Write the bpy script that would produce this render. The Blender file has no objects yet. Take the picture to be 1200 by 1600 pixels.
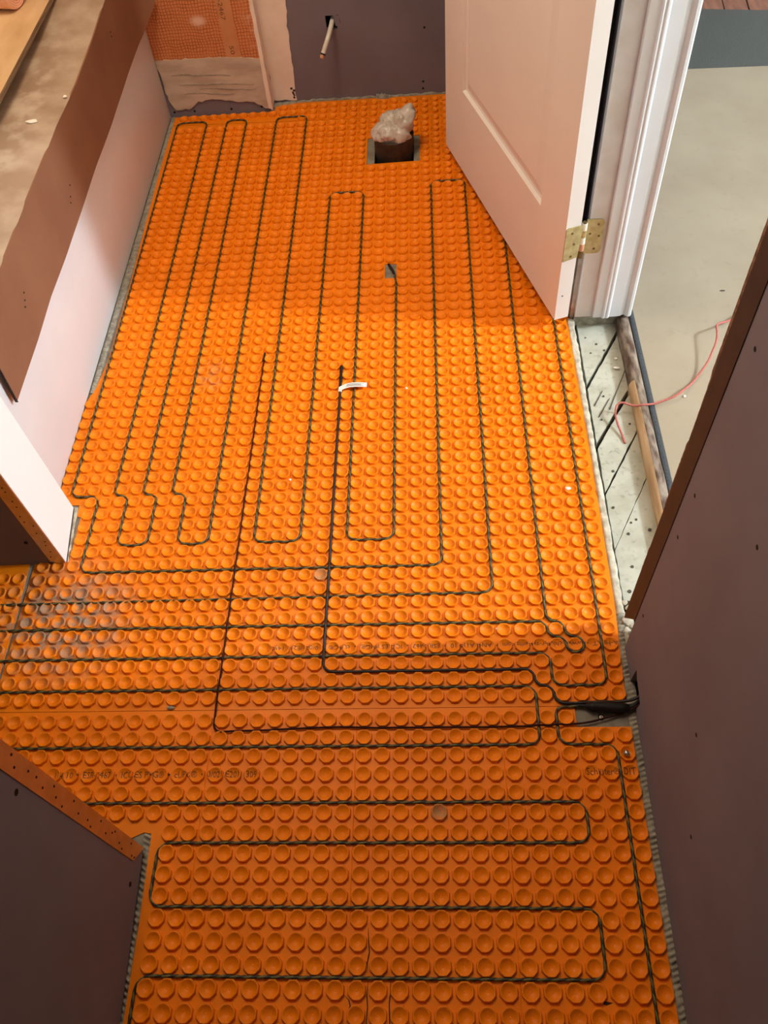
import bpy, bmesh, math, random
from mathutils import Vector, Matrix, noise
from mathutils.geometry import tessellate_polygon

random.seed(7)
D = bpy.data
S = bpy.context.scene
COL = S.collection
P = 0.0307                      # stud pitch of the membrane, metres

# ---------------------------------------------------------------- camera
CAM_POS = Vector((0.18010, -0.86845, 1.34512))
CAM_R = Matrix(((0.9974759, 0.0268927, 0.0657163),
                (0.0153741, 0.8217526, -0.5696371),
                (-0.0693217, 0.5692096, 0.8192649)))
F_PX = 1284.13
cam = D.cameras.new('camera'); cam.sensor_fit = 'VERTICAL'; cam.sensor_height = 36.0
cam.lens = F_PX / 1600 * 36.0; cam.clip_start = 0.02
cam_o = D.objects.new('camera', cam); COL.objects.link(cam_o)
cam_o.matrix_world = Matrix.Translation(CAM_POS) @ CAM_R.to_4x4()
S.camera = cam_o

# ---------------------------------------------------------------- world, lights, exposure
w = D.worlds.new('world'); S.world = w; w.use_nodes = True
w.node_tree.nodes['Background'].inputs[0].default_value = (0.9, 0.85, 0.8, 1)
w.node_tree.nodes['Background'].inputs[1].default_value = 0.02
S.view_settings.view_transform = 'Standard'; S.view_settings.look = 'None'
S.view_settings.gamma = 1.0; S.view_settings.use_curve_mapping = False
S.view_settings.exposure = 0.0
HALL_LAMP = (3.2, 0.10, 2.15)
HALL_POWER = 385.0
HALL_COL = (0.80, 0.92, 1.0)
BATH_LAMP = (-0.35, 0.70, 2.08)
BATH_POWER = 45.0
BATH_COL = (1.0, 0.82, 0.60)
def lamp_light(name, loc, power, col, rad):
    l = D.lights.new(name, 'POINT'); l.energy = power; l.color = col; l.shadow_soft_size = rad
    o = D.objects.new(name, l); COL.objects.link(o); o.location = loc
    return o
lamp_light('hall_light', HALL_LAMP, HALL_POWER, HALL_COL, 0.15)
lamp_light('bath_light', BATH_LAMP, BATH_POWER, BATH_COL, 0.28)

# ---------------------------------------------------------------- helpers
def tag(o, label=None, cat=None, group=None, kind=None):
    if label: o['label'] = label
    if cat: o['category'] = cat
    if group: o['group'] = group
    if kind: o['kind'] = kind
    return o

def link(name, me, m=None, parent=None, smooth=False, sharp=None):
    if m is not None and len(me.materials) == 0: me.materials.append(m)
    if smooth:
        me.polygons.foreach_set('use_smooth', [True] * len(me.polygons))
        if sharp: me.set_sharp_from_angle(angle=math.radians(sharp))
    o = D.objects.new(name, me); COL.objects.link(o)
    if parent is not None: o.parent = parent
    return o

def mesh(name, verts, faces, m, parent=None, smooth=False, sharp=None):
    me = D.meshes.new(name); me.from_pydata([tuple(v) for v in verts], [], faces); me.update()
    return link(name, me, m, parent, smooth, sharp)

def frombm(name, bm, m, parent=None, smooth=False, sharp=None):
    bmesh.ops.recalc_face_normals(bm, faces=bm.faces[:])
    me = D.meshes.new(name); bm.to_mesh(me); bm.free()
    return link(name, me, m, parent, smooth, sharp)

def empty(name, loc=(0, 0, 0), rz=0):
    o = D.objects.new(name, None); COL.objects.link(o); o.location = loc; o.rotation_euler = (0, 0, rz)
    o.empty_display_size = 0.02
    return o

def bm_box(bm, x0, x1, y0, y1, z0, z1):
    vs = [bm.verts.new(c) for c in ((x0, y0, z0), (x1, y0, z0), (x1, y1, z0), (x0, y1, z0), (x0, y0, z1), (x1, y0, z1), (x1, y1, z1), (x0, y1, z1))]
    for f in ((0, 3, 2, 1), (4, 5, 6, 7), (0, 1, 5, 4), (1, 2, 6, 5), (2, 3, 7, 6), (3, 0, 4, 7)):
        bm.faces.new([vs[i] for i in f])
    return vs

def box(name, x0, x1, y0, y1, z0, z1, m, parent=None, bevel=0.0, seg=2):
    bm = bmesh.new(); bm_box(bm, x0, x1, y0, y1, z0, z1)
    if bevel: bmesh.ops.bevel(bm, geom=bm.edges[:], offset=bevel, segments=seg, affect='EDGES', profile=0.5)
    return frombm(name, bm, m, parent, smooth=bevel > 0, sharp=35)

def prism_data(outer, holes, z0, z1):
    loops = [outer] + list(holes)
    flat = [p for l in loops for p in l]; n = len(flat)
    tris = tessellate_polygon([[Vector((p[0], p[1], 0)) for p in l] for l in loops])
    V = [(p[0], p[1], z1) for p in flat] + [(p[0], p[1], z0) for p in flat]
    Fc = []
    for t in tris:
        a, b, c = (Vector(flat[i]) for i in t)
        t = tuple(t)
        if (b - a).cross(c - a) < 0: t = t[::-1]
        Fc.append(t); Fc.append(tuple(i + n for i in t[::-1]))
    k = 0
    for l in loops:
        for i in range(len(l)):
            a = k + i; b = k + (i + 1) % len(l)
            Fc.append((a, b, b + n, a + n))
        k += len(l)
    return V, Fc

def prism(name, outer, z0, z1, m, parent=None, holes=(), axis='z', off=0.0):
    """axis 'z': poly in xy. 'y': poly in (x,z), extruded y0..y1. 'x': poly in (y,z), extruded x0..x1."""
    V, Fc = prism_data(outer, holes, z0, z1)
    if axis == 'y': V = [(a, c, b) for a, b, c in V]
    if axis == 'x': V = [(c, a, b) for a, b, c in V]
    bm = bmesh.new(); vs = [bm.verts.new(v) for v in V]
    for f in Fc:
        try: bm.faces.new([vs[i] for i in f])
        except ValueError: pass
    return frombm(name, bm, m, parent)

def fillet(pts, rad, closed=False, n=6):
    out = [Vector(pts[0])]
    for i in range(1, len(pts) - 1):
        a, b, c = Vector(pts[i - 1]), Vector(pts[i]), Vector(pts[i + 1])
        d1, d2 = (a - b), (c - b); l1, l2 = d1.length, d2.length
        if l1 < 1e-6 or l2 < 1e-6: continue
        d1.normalize(); d2.normalize()
        r = min(rad, l1 * 0.5, l2 * 0.5)
        p1, p2 = b + d1 * r, b + d2 * r
        for k in range(n + 1):
            t = k / n
            out.append((1 - t) ** 2 * p1 + 2 * t * (1 - t) * b * 0.75 + 2 * t * (1 - t) * 0.25 * (p1 + p2) / 2 + t * t * p2)
    out.append(Vector(pts[-1]))
    return out

def resample(pts, step):
    out = [pts[0].copy()]; acc = 0.0
    for a, b in zip(pts, pts[1:]):
        L = (b - a).length
        if L < 1e-9: continue
        t = step - acc
        while t <= L:
            out.append(a + (b - a) * (t / L)); t += step
        acc = L - (t - step)
    if (out[-1] - pts[-1]).length > step * 0.3: out.append(pts[-1].copy())
    return out

def tube(name, pts, rad, m, parent=None, n=8, lobes=0.0, period=0.012, step=None, radf=None):
    """pts: list of 3D Vectors; optional twisted two-lobe section."""
    V = []; Fc = []; strand = []; s = 0.0
    N = len(pts)
    for i, p in enumerate(pts):
        d = (pts[min(i + 1, N - 1)] - pts[max(i - 1, 0)])
        if d.length < 1e-9: d = Vector((1, 0, 0))
        d.normalize()
        up = Vector((0, 0, 1)) if abs(d.z) < 0.9 else Vector((1, 0, 0))
        sd = d.cross(up).normalized(); u2 = sd.cross(d).normalized()
        if i: s += (p - pts[i - 1]).length
        r0 = radf(i / (N - 1)) if radf else rad
        for k in range(n):
            th = 2 * math.pi * k / n
            c2 = math.cos(2 * (th - math.pi * s / period))
            r = r0 * (1 + lobes * c2)
            V.append(p + sd * (r * math.cos(th)) + u2 * (r * math.sin(th))); strand.append(math.cos(th - math.pi * s / period) if lobes else 0)
    for i in range(N - 1):
        for k in range(n):
            a = i * n + k; b = i * n + (k + 1) % n
            Fc.append((a, b, b + n, a + n))
    Fc.append(tuple(range(n - 1, -1, -1))); Fc.append(tuple(range((N - 1) * n, N * n)))
    me = D.meshes.new(name); me.from_pydata([tuple(v) for v in V], [], Fc); me.update()
    if lobes:
        at = me.attributes.new('strand', 'FLOAT', 'POINT'); at.data.foreach_set('value', strand)
    bm = bmesh.new(); bm.from_mesh(me); bmesh.ops.recalc_face_normals(bm, faces=bm.faces[:]); bm.to_mesh(me); bm.free()
    return link(name, me, m, parent, smooth=True, sharp=60)

def disc(name, c, normal, rad, thick, m, parent=None, n=10):
    nrm = Vector(normal).normalized(); a = nrm.orthogonal().normalized(); b = nrm.cross(a)
    c = Vector(c); V = []; Fc = []
    for h in (0, thick):
        for k in range(n):
            t = 2 * math.pi * k / n; V.append(c + nrm * h + a * (rad * math.cos(t)) + b * (rad * math.sin(t)))
    for k in range(n): Fc.append((k, (k + 1) % n, n + (k + 1) % n, n + k))
    Fc.append(tuple(range(n - 1, -1, -1))); Fc.append(tuple(range(n, 2 * n)))
    return mesh(name, V, Fc, m, parent)

def wobble(poly, amp, step, closed=True, sc=60.0):
    """subdivide a 2D polygon outline and roughen it"""
    out = []
    N = len(poly)
    for i in range(N if closed else N - 1):
        a = Vector(poly[i]); b = Vector(poly[(i + 1) % N]); L = (b - a).length; k = max(1, int(L / step))
        nr = Vector((-(b - a).y, (b - a).x)).normalized() if L > 1e-9 else Vector((0, 0))
        for j in range(k):
            p = a + (b - a) * (j / k)
            out.append(tuple(p + nr * amp * noise.noise(Vector((p.x * sc, p.y * sc, i * 3.1))) * (0 if j == 0 else 1)))
    return out

# ---------------------------------------------------------------- materials
def lin(r, g, b):
    f = lambda c: (c / 255) / 12.92 if c / 255 <= 0.04045 else ((c / 255 + 0.055) / 1.055) ** 2.4
    return (f(r), f(g), f(b), 1)

def mat(name, c1, c2=None, scale=20.0, rough=0.6, metal=0.0, bump=0.0, bscale=None, detail=4.0, spec=0.5, stretch=None, lo=0.35, hi=0.65, trans=0.0, sss=0.0, alpha=1.0):
    m = D.materials.new(name); m.use_nodes = True; nt = m.node_tree; N = nt.nodes; L = nt.links
    b = N['Principled BSDF']
    b.inputs['Base Color'].default_value = c1; b.inputs['Roughness'].default_value = rough
    b.inputs['Metallic'].default_value = metal; b.inputs['Specular IOR Level'].default_value = spec
    if trans: b.inputs['Transmission Weight'].default_value = trans
    if sss:
        b.inputs['Subsurface Weight'].default_value = sss; b.inputs['Subsurface Radius'].default_value = (0.004, 0.0015, 0.0005)
        b.inputs['Subsurface Scale'].default_value = 1.0
    if alpha < 1: b.inputs['Alpha'].default_value = alpha
    g = N.new('ShaderNodeNewGeometry')
    src = g.outputs['Position']
    if stretch:
        mp = N.new('ShaderNodeMapping'); mp.inputs['Scale'].default_value = stretch
        L.new(src, mp.inputs['Vector']); src = mp.outputs['Vector']
    if c2 is not None:
        n = N.new('ShaderNodeTexNoise'); n.inputs['Scale'].default_value = scale; n.inputs['Detail'].default_value = detail
        L.new(src, n.inputs['Vector'])
        r = N.new('ShaderNodeValToRGB'); r.color_ramp.elements[0].position = lo; r.color_ramp.elements[1].position = hi
        r.color_ramp.elements[0].color = c1; r.color_ramp.elements[1].color = c2
        L.new(n.outputs['Fac'], r.inputs['Fac']); L.new(r.outputs['Color'], b.inputs['Base Color'])
    if bump:
        n2 = N.new('ShaderNodeTexNoise'); n2.inputs['Scale'].default_value = bscale or scale; n2.inputs['Detail'].default_value = 3
        L.new(src, n2.inputs['Vector'])
        bp = N.new('ShaderNodeBump'); bp.inputs['Strength'].default_value = bump; bp.inputs['Distance'].default_value = 0.002
        L.new(n2.outputs['Fac'], bp.inputs['Height']); L.new(bp.outputs['Normal'], b.inputs['Normal'])
    return m

def layer(m, color, center, radius, scale=60.0, strength=0.8, thr=0.45):
    """a stain with a shape of its own: noise-edged patch round a world position, mixed over the base colour"""
    nt = m.node_tree; N = nt.nodes; L = nt.links; b = N['Principled BSDF']
    inp = b.inputs['Base Color']
    g = N.new('ShaderNodeNewGeometry')
    sub = N.new('ShaderNodeVectorMath'); sub.operation = 'SUBTRACT'; sub.inputs[1].default_value = center
    L.new(g.outputs['Position'], sub.inputs[0])
    dv = N.new('ShaderNodeVectorMath'); dv.operation = 'DIVIDE'; dv.inputs[1].default_value = radius
    L.new(sub.outputs[0], dv.inputs[0])
    ln = N.new('ShaderNodeVectorMath'); ln.operation = 'LENGTH'; L.new(dv.outputs[0], ln.inputs[0])
    fall = N.new('ShaderNodeMapRange'); fall.inputs['From Min'].default_value = 0.35; fall.inputs['From Max'].default_value = 1.0
    fall.inputs['To Min'].default_value = 1.0; fall.inputs['To Max'].default_value = 0.0
    L.new(ln.outputs['Value'], fall.inputs['Value'])
    n = N.new('ShaderNodeTexNoise'); n.inputs['Scale'].default_value = scale; n.inputs['Detail'].default_value = 5
    L.new(g.outputs['Position'], n.inputs['Vector'])
    mr = N.new('ShaderNodeMapRange'); mr.inputs['From Min'].default_value = thr; mr.inputs['From Max'].default_value = thr + 0.2
    L.new(n.outputs['Fac'], mr.inputs['Value'])
    mu = N.new('ShaderNodeMath'); mu.operation = 'MULTIPLY'; L.new(fall.outputs[0], mu.inputs[0]); L.new(mr.outputs[0], mu.inputs[1])
    m2 = N.new('ShaderNodeMath'); m2.operation = 'MULTIPLY'; m2.inputs[1].default_value = strength; L.new(mu.outputs[0], m2.inputs[0])
    mx = N.new('ShaderNodeMix'); mx.data_type = 'RGBA'
    L.new(m2.outputs[0], mx.inputs['Factor'])
    if inp.is_linked:
        src = inp.links[0].from_socket; L.new(src, mx.inputs['A'])
    else: mx.inputs['A'].default_value = inp.default_value
    mx.inputs['B'].default_value = color
    L.new(mx.outputs['Result'], inp)

ORANGE1 = (0.82, 0.205, 0.0025, 1); ORANGE2 = (0.90, 0.235, 0.004, 1)
M = {}
M['orange'] = mat('orange_polypropylene', ORANGE1, ORANGE2, scale=9, rough=0.45, spec=0.22, bump=0.05, bscale=300)
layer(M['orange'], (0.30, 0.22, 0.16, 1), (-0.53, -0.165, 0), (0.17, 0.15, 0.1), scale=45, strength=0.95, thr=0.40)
layer(M['orange'], (0.55, 0.30, 0.14, 1), (-0.33, 0.46, 0), (0.05, 0.06, 0.1), scale=70, strength=0.5)
M['orange_stain'] = mat('orange_mortar_smeared', (0.42, 0.23, 0.10, 1), (0.65, 0.20, 0.03, 1), scale=90, rough=0.7)
M['ink'] = mat('printed_ink', (0.16, 0.055, 0.012, 1), rough=0.7)
M['redink'] = mat('red_marker', (0.35, 0.02, 0.01, 1), rough=0.6)
M['slit'] = mat('dark_slit', (0.03, 0.012, 0.005, 1), rough=0.9)
M['mortar'] = mat('grey_mortar', lin(166, 161, 147), lin(128, 123, 112), scale=70, rough=0.95, bump=0.5, bscale=220)
M['mortar_lt'] = mat('pale_mortar', lin(205, 198, 180), lin(165, 158, 142), scale=60, rough=0.95, bump=0.5, bscale=180)
M['floor_base'] = mat('mortar_bed', lin(146, 142, 130), lin(118, 113, 103), scale=40, rough=0.95, bump=0.3, bscale=200)
M['purple'] = mat('purple_gypsum_paper', lin(124, 117, 127), lin(116, 109, 119), scale=6, rough=0.85, bump=0.04, bscale=400)
M['gypsum'] = mat('gypsum_core', lin(190, 180, 165), rough=0.95)
M['dark'] = mat('dark_void', (0.006, 0.005, 0.004, 1), rough=1.0)
M['white_gloss'] = mat('white_gloss_paint', lin(226, 231, 238), lin(219, 224, 231), scale=7, rough=0.36)
M['white_panel'] = mat('white_tub_apron', lin(230, 231, 234), lin(224, 225, 228), scale=5, rough=0.38)
M['white_paint'] = mat('white_primer', lin(250, 251, 253), lin(247, 248, 250), scale=8, rough=0.55)
M['jamb'] = mat('offwhite_jamb_paint', lin(216, 213, 212), lin(204, 199, 196), scale=20, rough=0.45)
M['door'] = mat('white_door_paint', lin(230, 224, 220), lin(226, 219, 214), scale=5, rough=0.5)
M['compound'] = mat('joint_compound', lin(244, 230, 218), lin(232, 216, 202), scale=14, rough=0.9, bump=0.12, bscale=60)
M['thinset'] = mat('thinset_skim', lin(204, 190, 172), lin(180, 164, 146), scale=20, rough=0.95, bump=0.25, bscale=40, stretch=(0.7, 1, 2))
M['card_top'] = mat('lit_top_brown_board', lin(158, 132, 108), lin(190, 170, 148), scale=11, rough=0.62, lo=0.4, hi=0.75)  # paler than the flap: light on the upper side put into the colour
layer(M['card_top'], lin(205, 190, 170), (-0.69, 0.80, 0.44), (0.06, 0.45, 0.3), scale=22, strength=0.55)
M['card'] = mat('brown_cardboard', lin(138, 96, 70), lin(128, 86, 62), scale=6, rough=0.75)
M['card_edge'] = mat('corrugated_edge', lin(74, 52, 36), lin(44, 30, 22), scale=220, rough=0.95)
M['ply'] = mat('plywood_face', lin(222, 188, 142), lin(196, 156, 108), scale=18, rough=0.7, stretch=(1, 0.35, 1), detail=7, lo=0.3, hi=0.7)
M['ply_edge'] = mat('plywood_edge', lin(150, 120, 90), lin(100, 76, 54), scale=60, rough=0.85, stretch=(1, 0.2, 6))
M['steel'] = mat('galvanised_bead', (0.62, 0.58, 0.55, 1), (0.52, 0.49, 0.46, 1), scale=50, rough=0.38, metal=1.0)
M['brown_bead'] = mat('brown_paper_bead', lin(60, 42, 32), lin(50, 34, 26), scale=30, rough=0.75)
M['brown_edge'] = mat('torn_paper_edge', lin(150, 112, 84), lin(96, 70, 52), scale=120, rough=0.9)
M['plank'] = mat('grey_painted_plank', lin(186, 186, 172), lin(168, 166, 150), scale=26, rough=0.8, bump=0.2, bscale=60)
layer(M['plank'], lin(120, 116, 100), (0.56, 0.24, 0), (0.2, 0.5, 0.2), scale=90, strength=0.75, thr=0.57)
M['nail'] = mat('rusty_nail', lin(72, 66, 56), rough=0.8)
M['thresh_dark'] = mat('worn_threshold_wood', lin(76, 54, 40), lin(152, 138, 124), scale=85, rough=0.6, stretch=(1, 0.3, 1), detail=6, lo=0.38, hi=0.68)
M['thresh_lt'] = mat('bare_threshold_wood', lin(216, 188, 148), lin(166, 130, 94), scale=45, rough=0.7, stretch=(1, 0.12, 1))
M['bluestrip'] = mat('blue_black_strip', lin(64, 68, 74), lin(46, 50, 54), scale=220, rough=0.8, bump=0.3, bscale=400)
M['hall'] = mat('beige_floor_sheet', lin(164, 151, 130), lin(152, 138, 118), scale=5, rough=0.75, bump=0.05, bscale=60, detail=6, lo=0.3, hi=0.7)
layer(M['hall'], lin(128, 114, 96), (0.95, 0.8, 0), (0.6, 1.2, 0.2), scale=34, strength=0.30, thr=0.58)
M['rug'] = mat('slate_grey_carpet', lin(86, 88, 86), lin(72, 73, 71), scale=260, rough=1.0, bump=0.5, bscale=500)
M['wood'] = mat('red_brown_boards', lin(150, 96, 74), lin(110, 68, 54), scale=12, rough=0.5, stretch=(4, 0.6, 1))
M['wallpaint'] = mat('warm_white_wall', lin(226, 216, 204), rough=0.9)
M['ceil'] = mat('white_ceiling', lin(235, 230, 222), rough=0.95)
M['iron'] = mat('cast_iron', lin(74, 60, 50), lin(48, 38, 32), scale=60, rough=0.75, bump=0.3, bscale=120)
M['bag'] = mat('crumpled_clear_plastic', lin(214, 206, 196), lin(196, 186, 174), scale=40, rough=0.30, trans=0.15, spec=0.6)
M['black'] = mat('black_heat_shrink', (0.006, 0.006, 0.006, 1), rough=0.55, spec=0.3)
M['blackwire'] = mat('black_sensor_wire', (0.014, 0.007, 0.006, 1), rough=0.55)
M['maroon'] = mat('thin_dark_red_wire', (0.028, 0.004, 0.004, 1), rough=0.7, spec=0.2)
M['tagwhite'] = mat('white_paper_tag', lin(238, 236, 230), rough=0.7)
M['tagink'] = mat('grey_tag_print', lin(120, 120, 125), rough=0.7)
M['brass'] = mat('aged_brass', lin(206, 194, 148), lin(182, 166, 118), scale=80, rough=0.42, metal=0.6)
M['brass_dark'] = mat('brass_screw', lin(118, 100, 62), rough=0.5, metal=0.7)
M['zinc'] = mat('zinc_screw', lin(190, 190, 188), rough=0.35, metal=0.9)
M['pex'] = mat('white_pex_pipe', lin(226, 222, 212), lin(204, 198, 184), scale=50, rough=0.4)
M['copper'] = mat('copper_plug', lin(206, 150, 118), rough=0.45)
M['pink'] = mat('pink_string', lin(188, 108, 98), lin(168, 90, 82), scale=300, rough=0.85)
M['pinkroll'] = mat('orange_fleece_roll', lin(252, 196, 166), lin(246, 182, 148), scale=30, rough=0.85)
M['chip'] = mat('white_plaster_chip', lin(240, 234, 222), rough=0.9)
M['lampglass'] = mat('lamp_shade_white', lin(245, 242, 236), rough=0.5)

def cable_material():
    m = D.materials.new('twisted_green_cable'); m.use_nodes = True; nt = m.node_tree; N = nt.nodes; L = nt.links
    b = N['Principled BSDF']; b.inputs['Roughness'].default_value = 0.5
    a = N.new('ShaderNodeAttribute'); a.attribute_name = 'strand'
    r = N.new('ShaderNodeValToRGB'); e = r.color_ramp.elements
    e[0].position = 0.40; e[0].color = (0.016, 0.018, 0.010, 1); e[1].position = 0.60; e[1].color = (0.115, 0.105, 0.032, 1)
    mr = N.new('ShaderNodeMapRange'); mr.inputs['From Min'].default_value = -1
    L.new(a.outputs['Fac'], mr.inputs['Value']); L.new(mr.outputs[0], r.inputs['Fac']); L.new(r.outputs['Color'], b.inputs['Base Color'])
    return m
M['cable'] = cable_material()

def kerdi_material():
    m = D.materials.new('orange_fleece_grid'); m.use_nodes = True; nt = m.node_tree; N = nt.nodes; L = nt.links
    b = N['Principled BSDF']; b.inputs['Roughness'].default_value = 0.85
    g = N.new('ShaderNodeNewGeometry'); sp = N.new('ShaderNodeSeparateXYZ'); L.new(g.outputs['Position'], sp.inputs[0])
    nz = N.new('ShaderNodeTexNoise'); nz.inputs['Scale'].default_value = 30; L.new(g.outputs['Position'], nz.inputs['Vector'])
    def lines(out, per):
        ad = N.new('ShaderNodeMath'); ad.operation = 'MULTIPLY_ADD'; ad.inputs[1].default_value = 0.012; L.new(nz.outputs['Fac'], ad.inputs[0]); L.new(out, ad.inputs[2])
        d = N.new('ShaderNodeMath'); d.operation = 'DIVIDE'; d.inputs[1].default_value = per; L.new(ad.outputs[0], d.inputs[0])
        f = N.new('ShaderNodeMath'); f.operation = 'FRACT'; L.new(d.outputs[0], f.inputs[0])
        c = N.new('ShaderNodeMath'); c.operation = 'LESS_THAN'; c.inputs[1].default_value = 0.26; L.new(f.outputs[0], c.inputs[0])
        return c.outputs[0]
    mx = N.new('ShaderNodeMath'); mx.operation = 'MAXIMUM'; L.new(lines(sp.outputs['X'], 0.0085), mx.inputs[0]); L.new(lines(sp.outputs['Z'], 0.0085), mx.inputs[1])
    n2 = N.new('ShaderNodeTexNoise'); n2.inputs['Scale'].default_value = 26; n2.inputs['Detail'].default_value = 5; L.new(g.outputs['Position'], n2.inputs['Vector'])
    mm = N.new('ShaderNodeMath'); mm.operation = 'MULTIPLY'; L.new(mx.outputs[0], mm.inputs[0]); L.new(n2.outputs['Fac'], mm.inputs[1])
    m3 = N.new('ShaderNodeMath'); m3.operation = 'MULTIPLY'; m3.inputs[1].default_value = 1.5; L.new(mm.outputs[0], m3.inputs[0]); m3.use_clamp = True
    cx = N.new('ShaderNodeMix'); cx.data_type = 'RGBA'; L.new(m3.outputs[0], cx.inputs['Factor'])
    cx.inputs['A'].default_value = (0.66, 0.25, 0.09, 1); cx.inputs['B'].default_value = (0.34, 0.085, 0.02, 1)
    L.new(cx.outputs['Result'], b.inputs['Base Color'])
    return m
M['kerdi'] = kerdi_material()
M['kerdi_strip'] = mat('pale_orange_band', (0.62, 0.28, 0.12, 1), (0.56, 0.23, 0.09, 1), scale=20, rough=0.85)
layer(M['kerdi'], lin(226, 190, 165), (-0.458, 1.58, 0.272), (0.028, 0.05, 0.018), scale=60, strength=1.0, thr=0.30)
layer(M['kerdi'], lin(220, 180, 150), (-0.31, 1.58, 0.26), (0.03, 0.05, 0.12), scale=60, strength=0.6, thr=0.5)

# ================================================================ STRUCTURE
def struct(o, label, cat):
    return tag(o, label, cat, kind='structure')

# --- bathroom floor: mortar bed over plywood, opening round the waste pipe
DR = [(0.026, 1.268), (0.138, 1.2725), (0.140, 1.400), (0.026, 1.396)]
floor = prism('floor', [(-1.40, -1.95), (0.504, -1.95), (0.504, 1.66), (-1.40, 1.66)], -0.030, -0.0022, M['floor_base'], holes=[DR])
struct(floor, 'grey mortar bed showing at the edges of the orange mats', 'floor')
for i in range(4):                                  # sides of the opening in the floor
    a, b = Vector(DR[i]), Vector(DR[(i + 1) % 4])
    mesh('shaft_side', [(a.x, a.y, -0.03), (b.x, b.y, -0.03), (b.x, b.y, -0.25), (a.x, a.y, -0.25)], [(0, 1, 2, 3)], M['dark'], floor)
mesh('shaft_bottom', [(p[0], p[1], -0.25) for p in DR], [(0, 1, 2, 3)], M['dark'], floor)

# --- doorway: diagonal sub-floor planks in the recess
box('recess_bed', 0.504, 0.612, -0.30, 0.66, -0.075, -0.055, M['dark'], floor)
def clip(poly, a, b, c):                            # keep a*x+b*y<=c
    out = []
    for i in range(len(poly)):
        p, q_ = poly[i], poly[(i + 1) % len(poly)]
        dp = a * p[0] + b * p[1] - c; dq = a * q_[0] + b * q_[1] - c
        if dp <= 0: out.append(p)
        if dp * dq < 0:
            t = dp / (dp - dq); out.append((p[0] + t * (q_[0] - p[0]), p[1] + t * (q_[1] - p[1])))
    return out
GAPS = [(-0.032, 1.95, 0.0008), (0.102, 1.81, 0.0020), (0.226, 1.72, 0.0042), (0.394, 1.86, 0.0036), (0.60, 1.8, 0.003)]  # y at x=.512, slope, half width
RECT = [(0.5165, -0.134), (0.608, -0.134), (0.608, 0.66), (0.5165, 0.66)]
for i in range(len(GAPS) + 1):
    poly = RECT
    if i < len(GAPS):
        y0, s, h = GAPS[i]; poly = clip(poly, -s, 1.0, y0 - s * 0.512 - h * 2)
    if i > 0:
        y0, s, h = GAPS[i - 1]; poly = clip(poly, s, -1.0, -(y0 - s * 0.512 + h * 2))
    if len(poly) < 3: continue
    poly = wobble(poly, 0.0016, 0.012, sc=90)
    dz = random.uniform(-0.0012, 0.0012)
    prism('plank', poly, -0.052, -0.018 + dz, M['plank'], floor)
for x, y in ((0.531, 0.555), (0.553, 0.533), (0.537, 0.505), (0.568, 0.512), (0.548, 0.372), (0.535, 0.305), (0.527, 0.075), (0.539, 0.165), (0.556, 0.038), (0.567, 0.045), (0.547, 0.012), (0.589, 0.02), (0.543, -0.062), (0.592, 0.29), (0.530, -0.115)):
    disc('nail_head', (x, y, -0.0185), (0, 0, 1), random.uniform(0.0022, 0.0036), 0.0016, M['nail'], floor, n=8)
# cracks in the planks
for (x0, y0, x1, y1) in ((0.556, 0.333, 0.607, 0.452), (0.525, 0.345, 0.548, 0.388), (0.530, 0.312, 0.560, 0.365)):
    d = Vector((x1 - x0, y1 - y0)).normalized(); nr = Vector((-d.y, d.x)) * 0.0006
    prism('crack', [(x0 - nr.x, y0 - nr.y), (x1 - nr.x * .3, y1 - nr.y * .3), (x1 + nr.x * .3, y1 + nr.y * .3), (x0 + nr.x, y0 + nr.y)], -0.0195, -0.0164, M['dark'], floor)

# --- threshold bar between recess and hall
TB = [(0.6045, -0.050), (0.6045, -0.004), (0.606, 0.004), (0.611, 0.010), (0.618, 0.0125), (0.626, 0.011), (0.6315, 0.005), (0.6325, -0.050)]
def loft_y(name, prof, ys, m, parent=None, amp=0.0, sharp=40):
    V = []; Fc = []; n = len(prof)
    for j, y in enumerate(ys):
        for i, (x, z) in enumerate(prof):
            k = amp * noise.noise(Vector((x * 80, y * 22, z * 60)))
            V.append((x + k, y, z + k * (1 if z > 0 else 0)))
    for j in range(len(ys) - 1):
        for i in range(n):
            a = j * n + i; b = j * n + (i + 1) % n; Fc.append((a, b, b + n, a + n))
    Fc.append(tuple(range(n))); Fc.append(tuple(range((len(ys) - 1) * n, len(ys) * n))[::-1])
    bm = bmesh.new(); vs = [bm.verts.new(v) for v in V]
    for f in Fc: bm.faces.new([vs[i] for i in f])
    return frombm(name, bm, m, parent, smooth=True, sharp=sharp)
trim1 = loft_y('trim_1', TB, [-0.20 + 0.02 * i for i in range(43)], M['thresh_dark'], amp=0.0012)
struct(trim1, 'worn brown rounded wooden threshold bar across the doorway', 'threshold')
TBL = [(0.6035, -0.0518), (0.6035, -0.003), (0.6052, 0.0042), (0.6085, 0.0088), (0.613, 0.0110), (0.614, -0.0518)]
bare = loft_y('bare_wood_edge', TBL, [-0.19 + 0.02 * i for i in range(30)], M['thresh_lt'], trim1, amp=0.0007)
bare['label'] = 'pale bare wood along the worn inner edge'
trim2 = loft_y('trim_2', [(0.6335, -0.04), (0.6335, 0.0035), (0.636, 0.005), (0.643, 0.004), (0.6455, 0.0015), (0.6455, -0.04)], [-0.30 + 0.03 * i for i in range(45)], M['bluestrip'], amp=0.0004)
struct(trim2, 'narrow blue-black strip between threshold bar and beige hall floor', 'strip')

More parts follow.
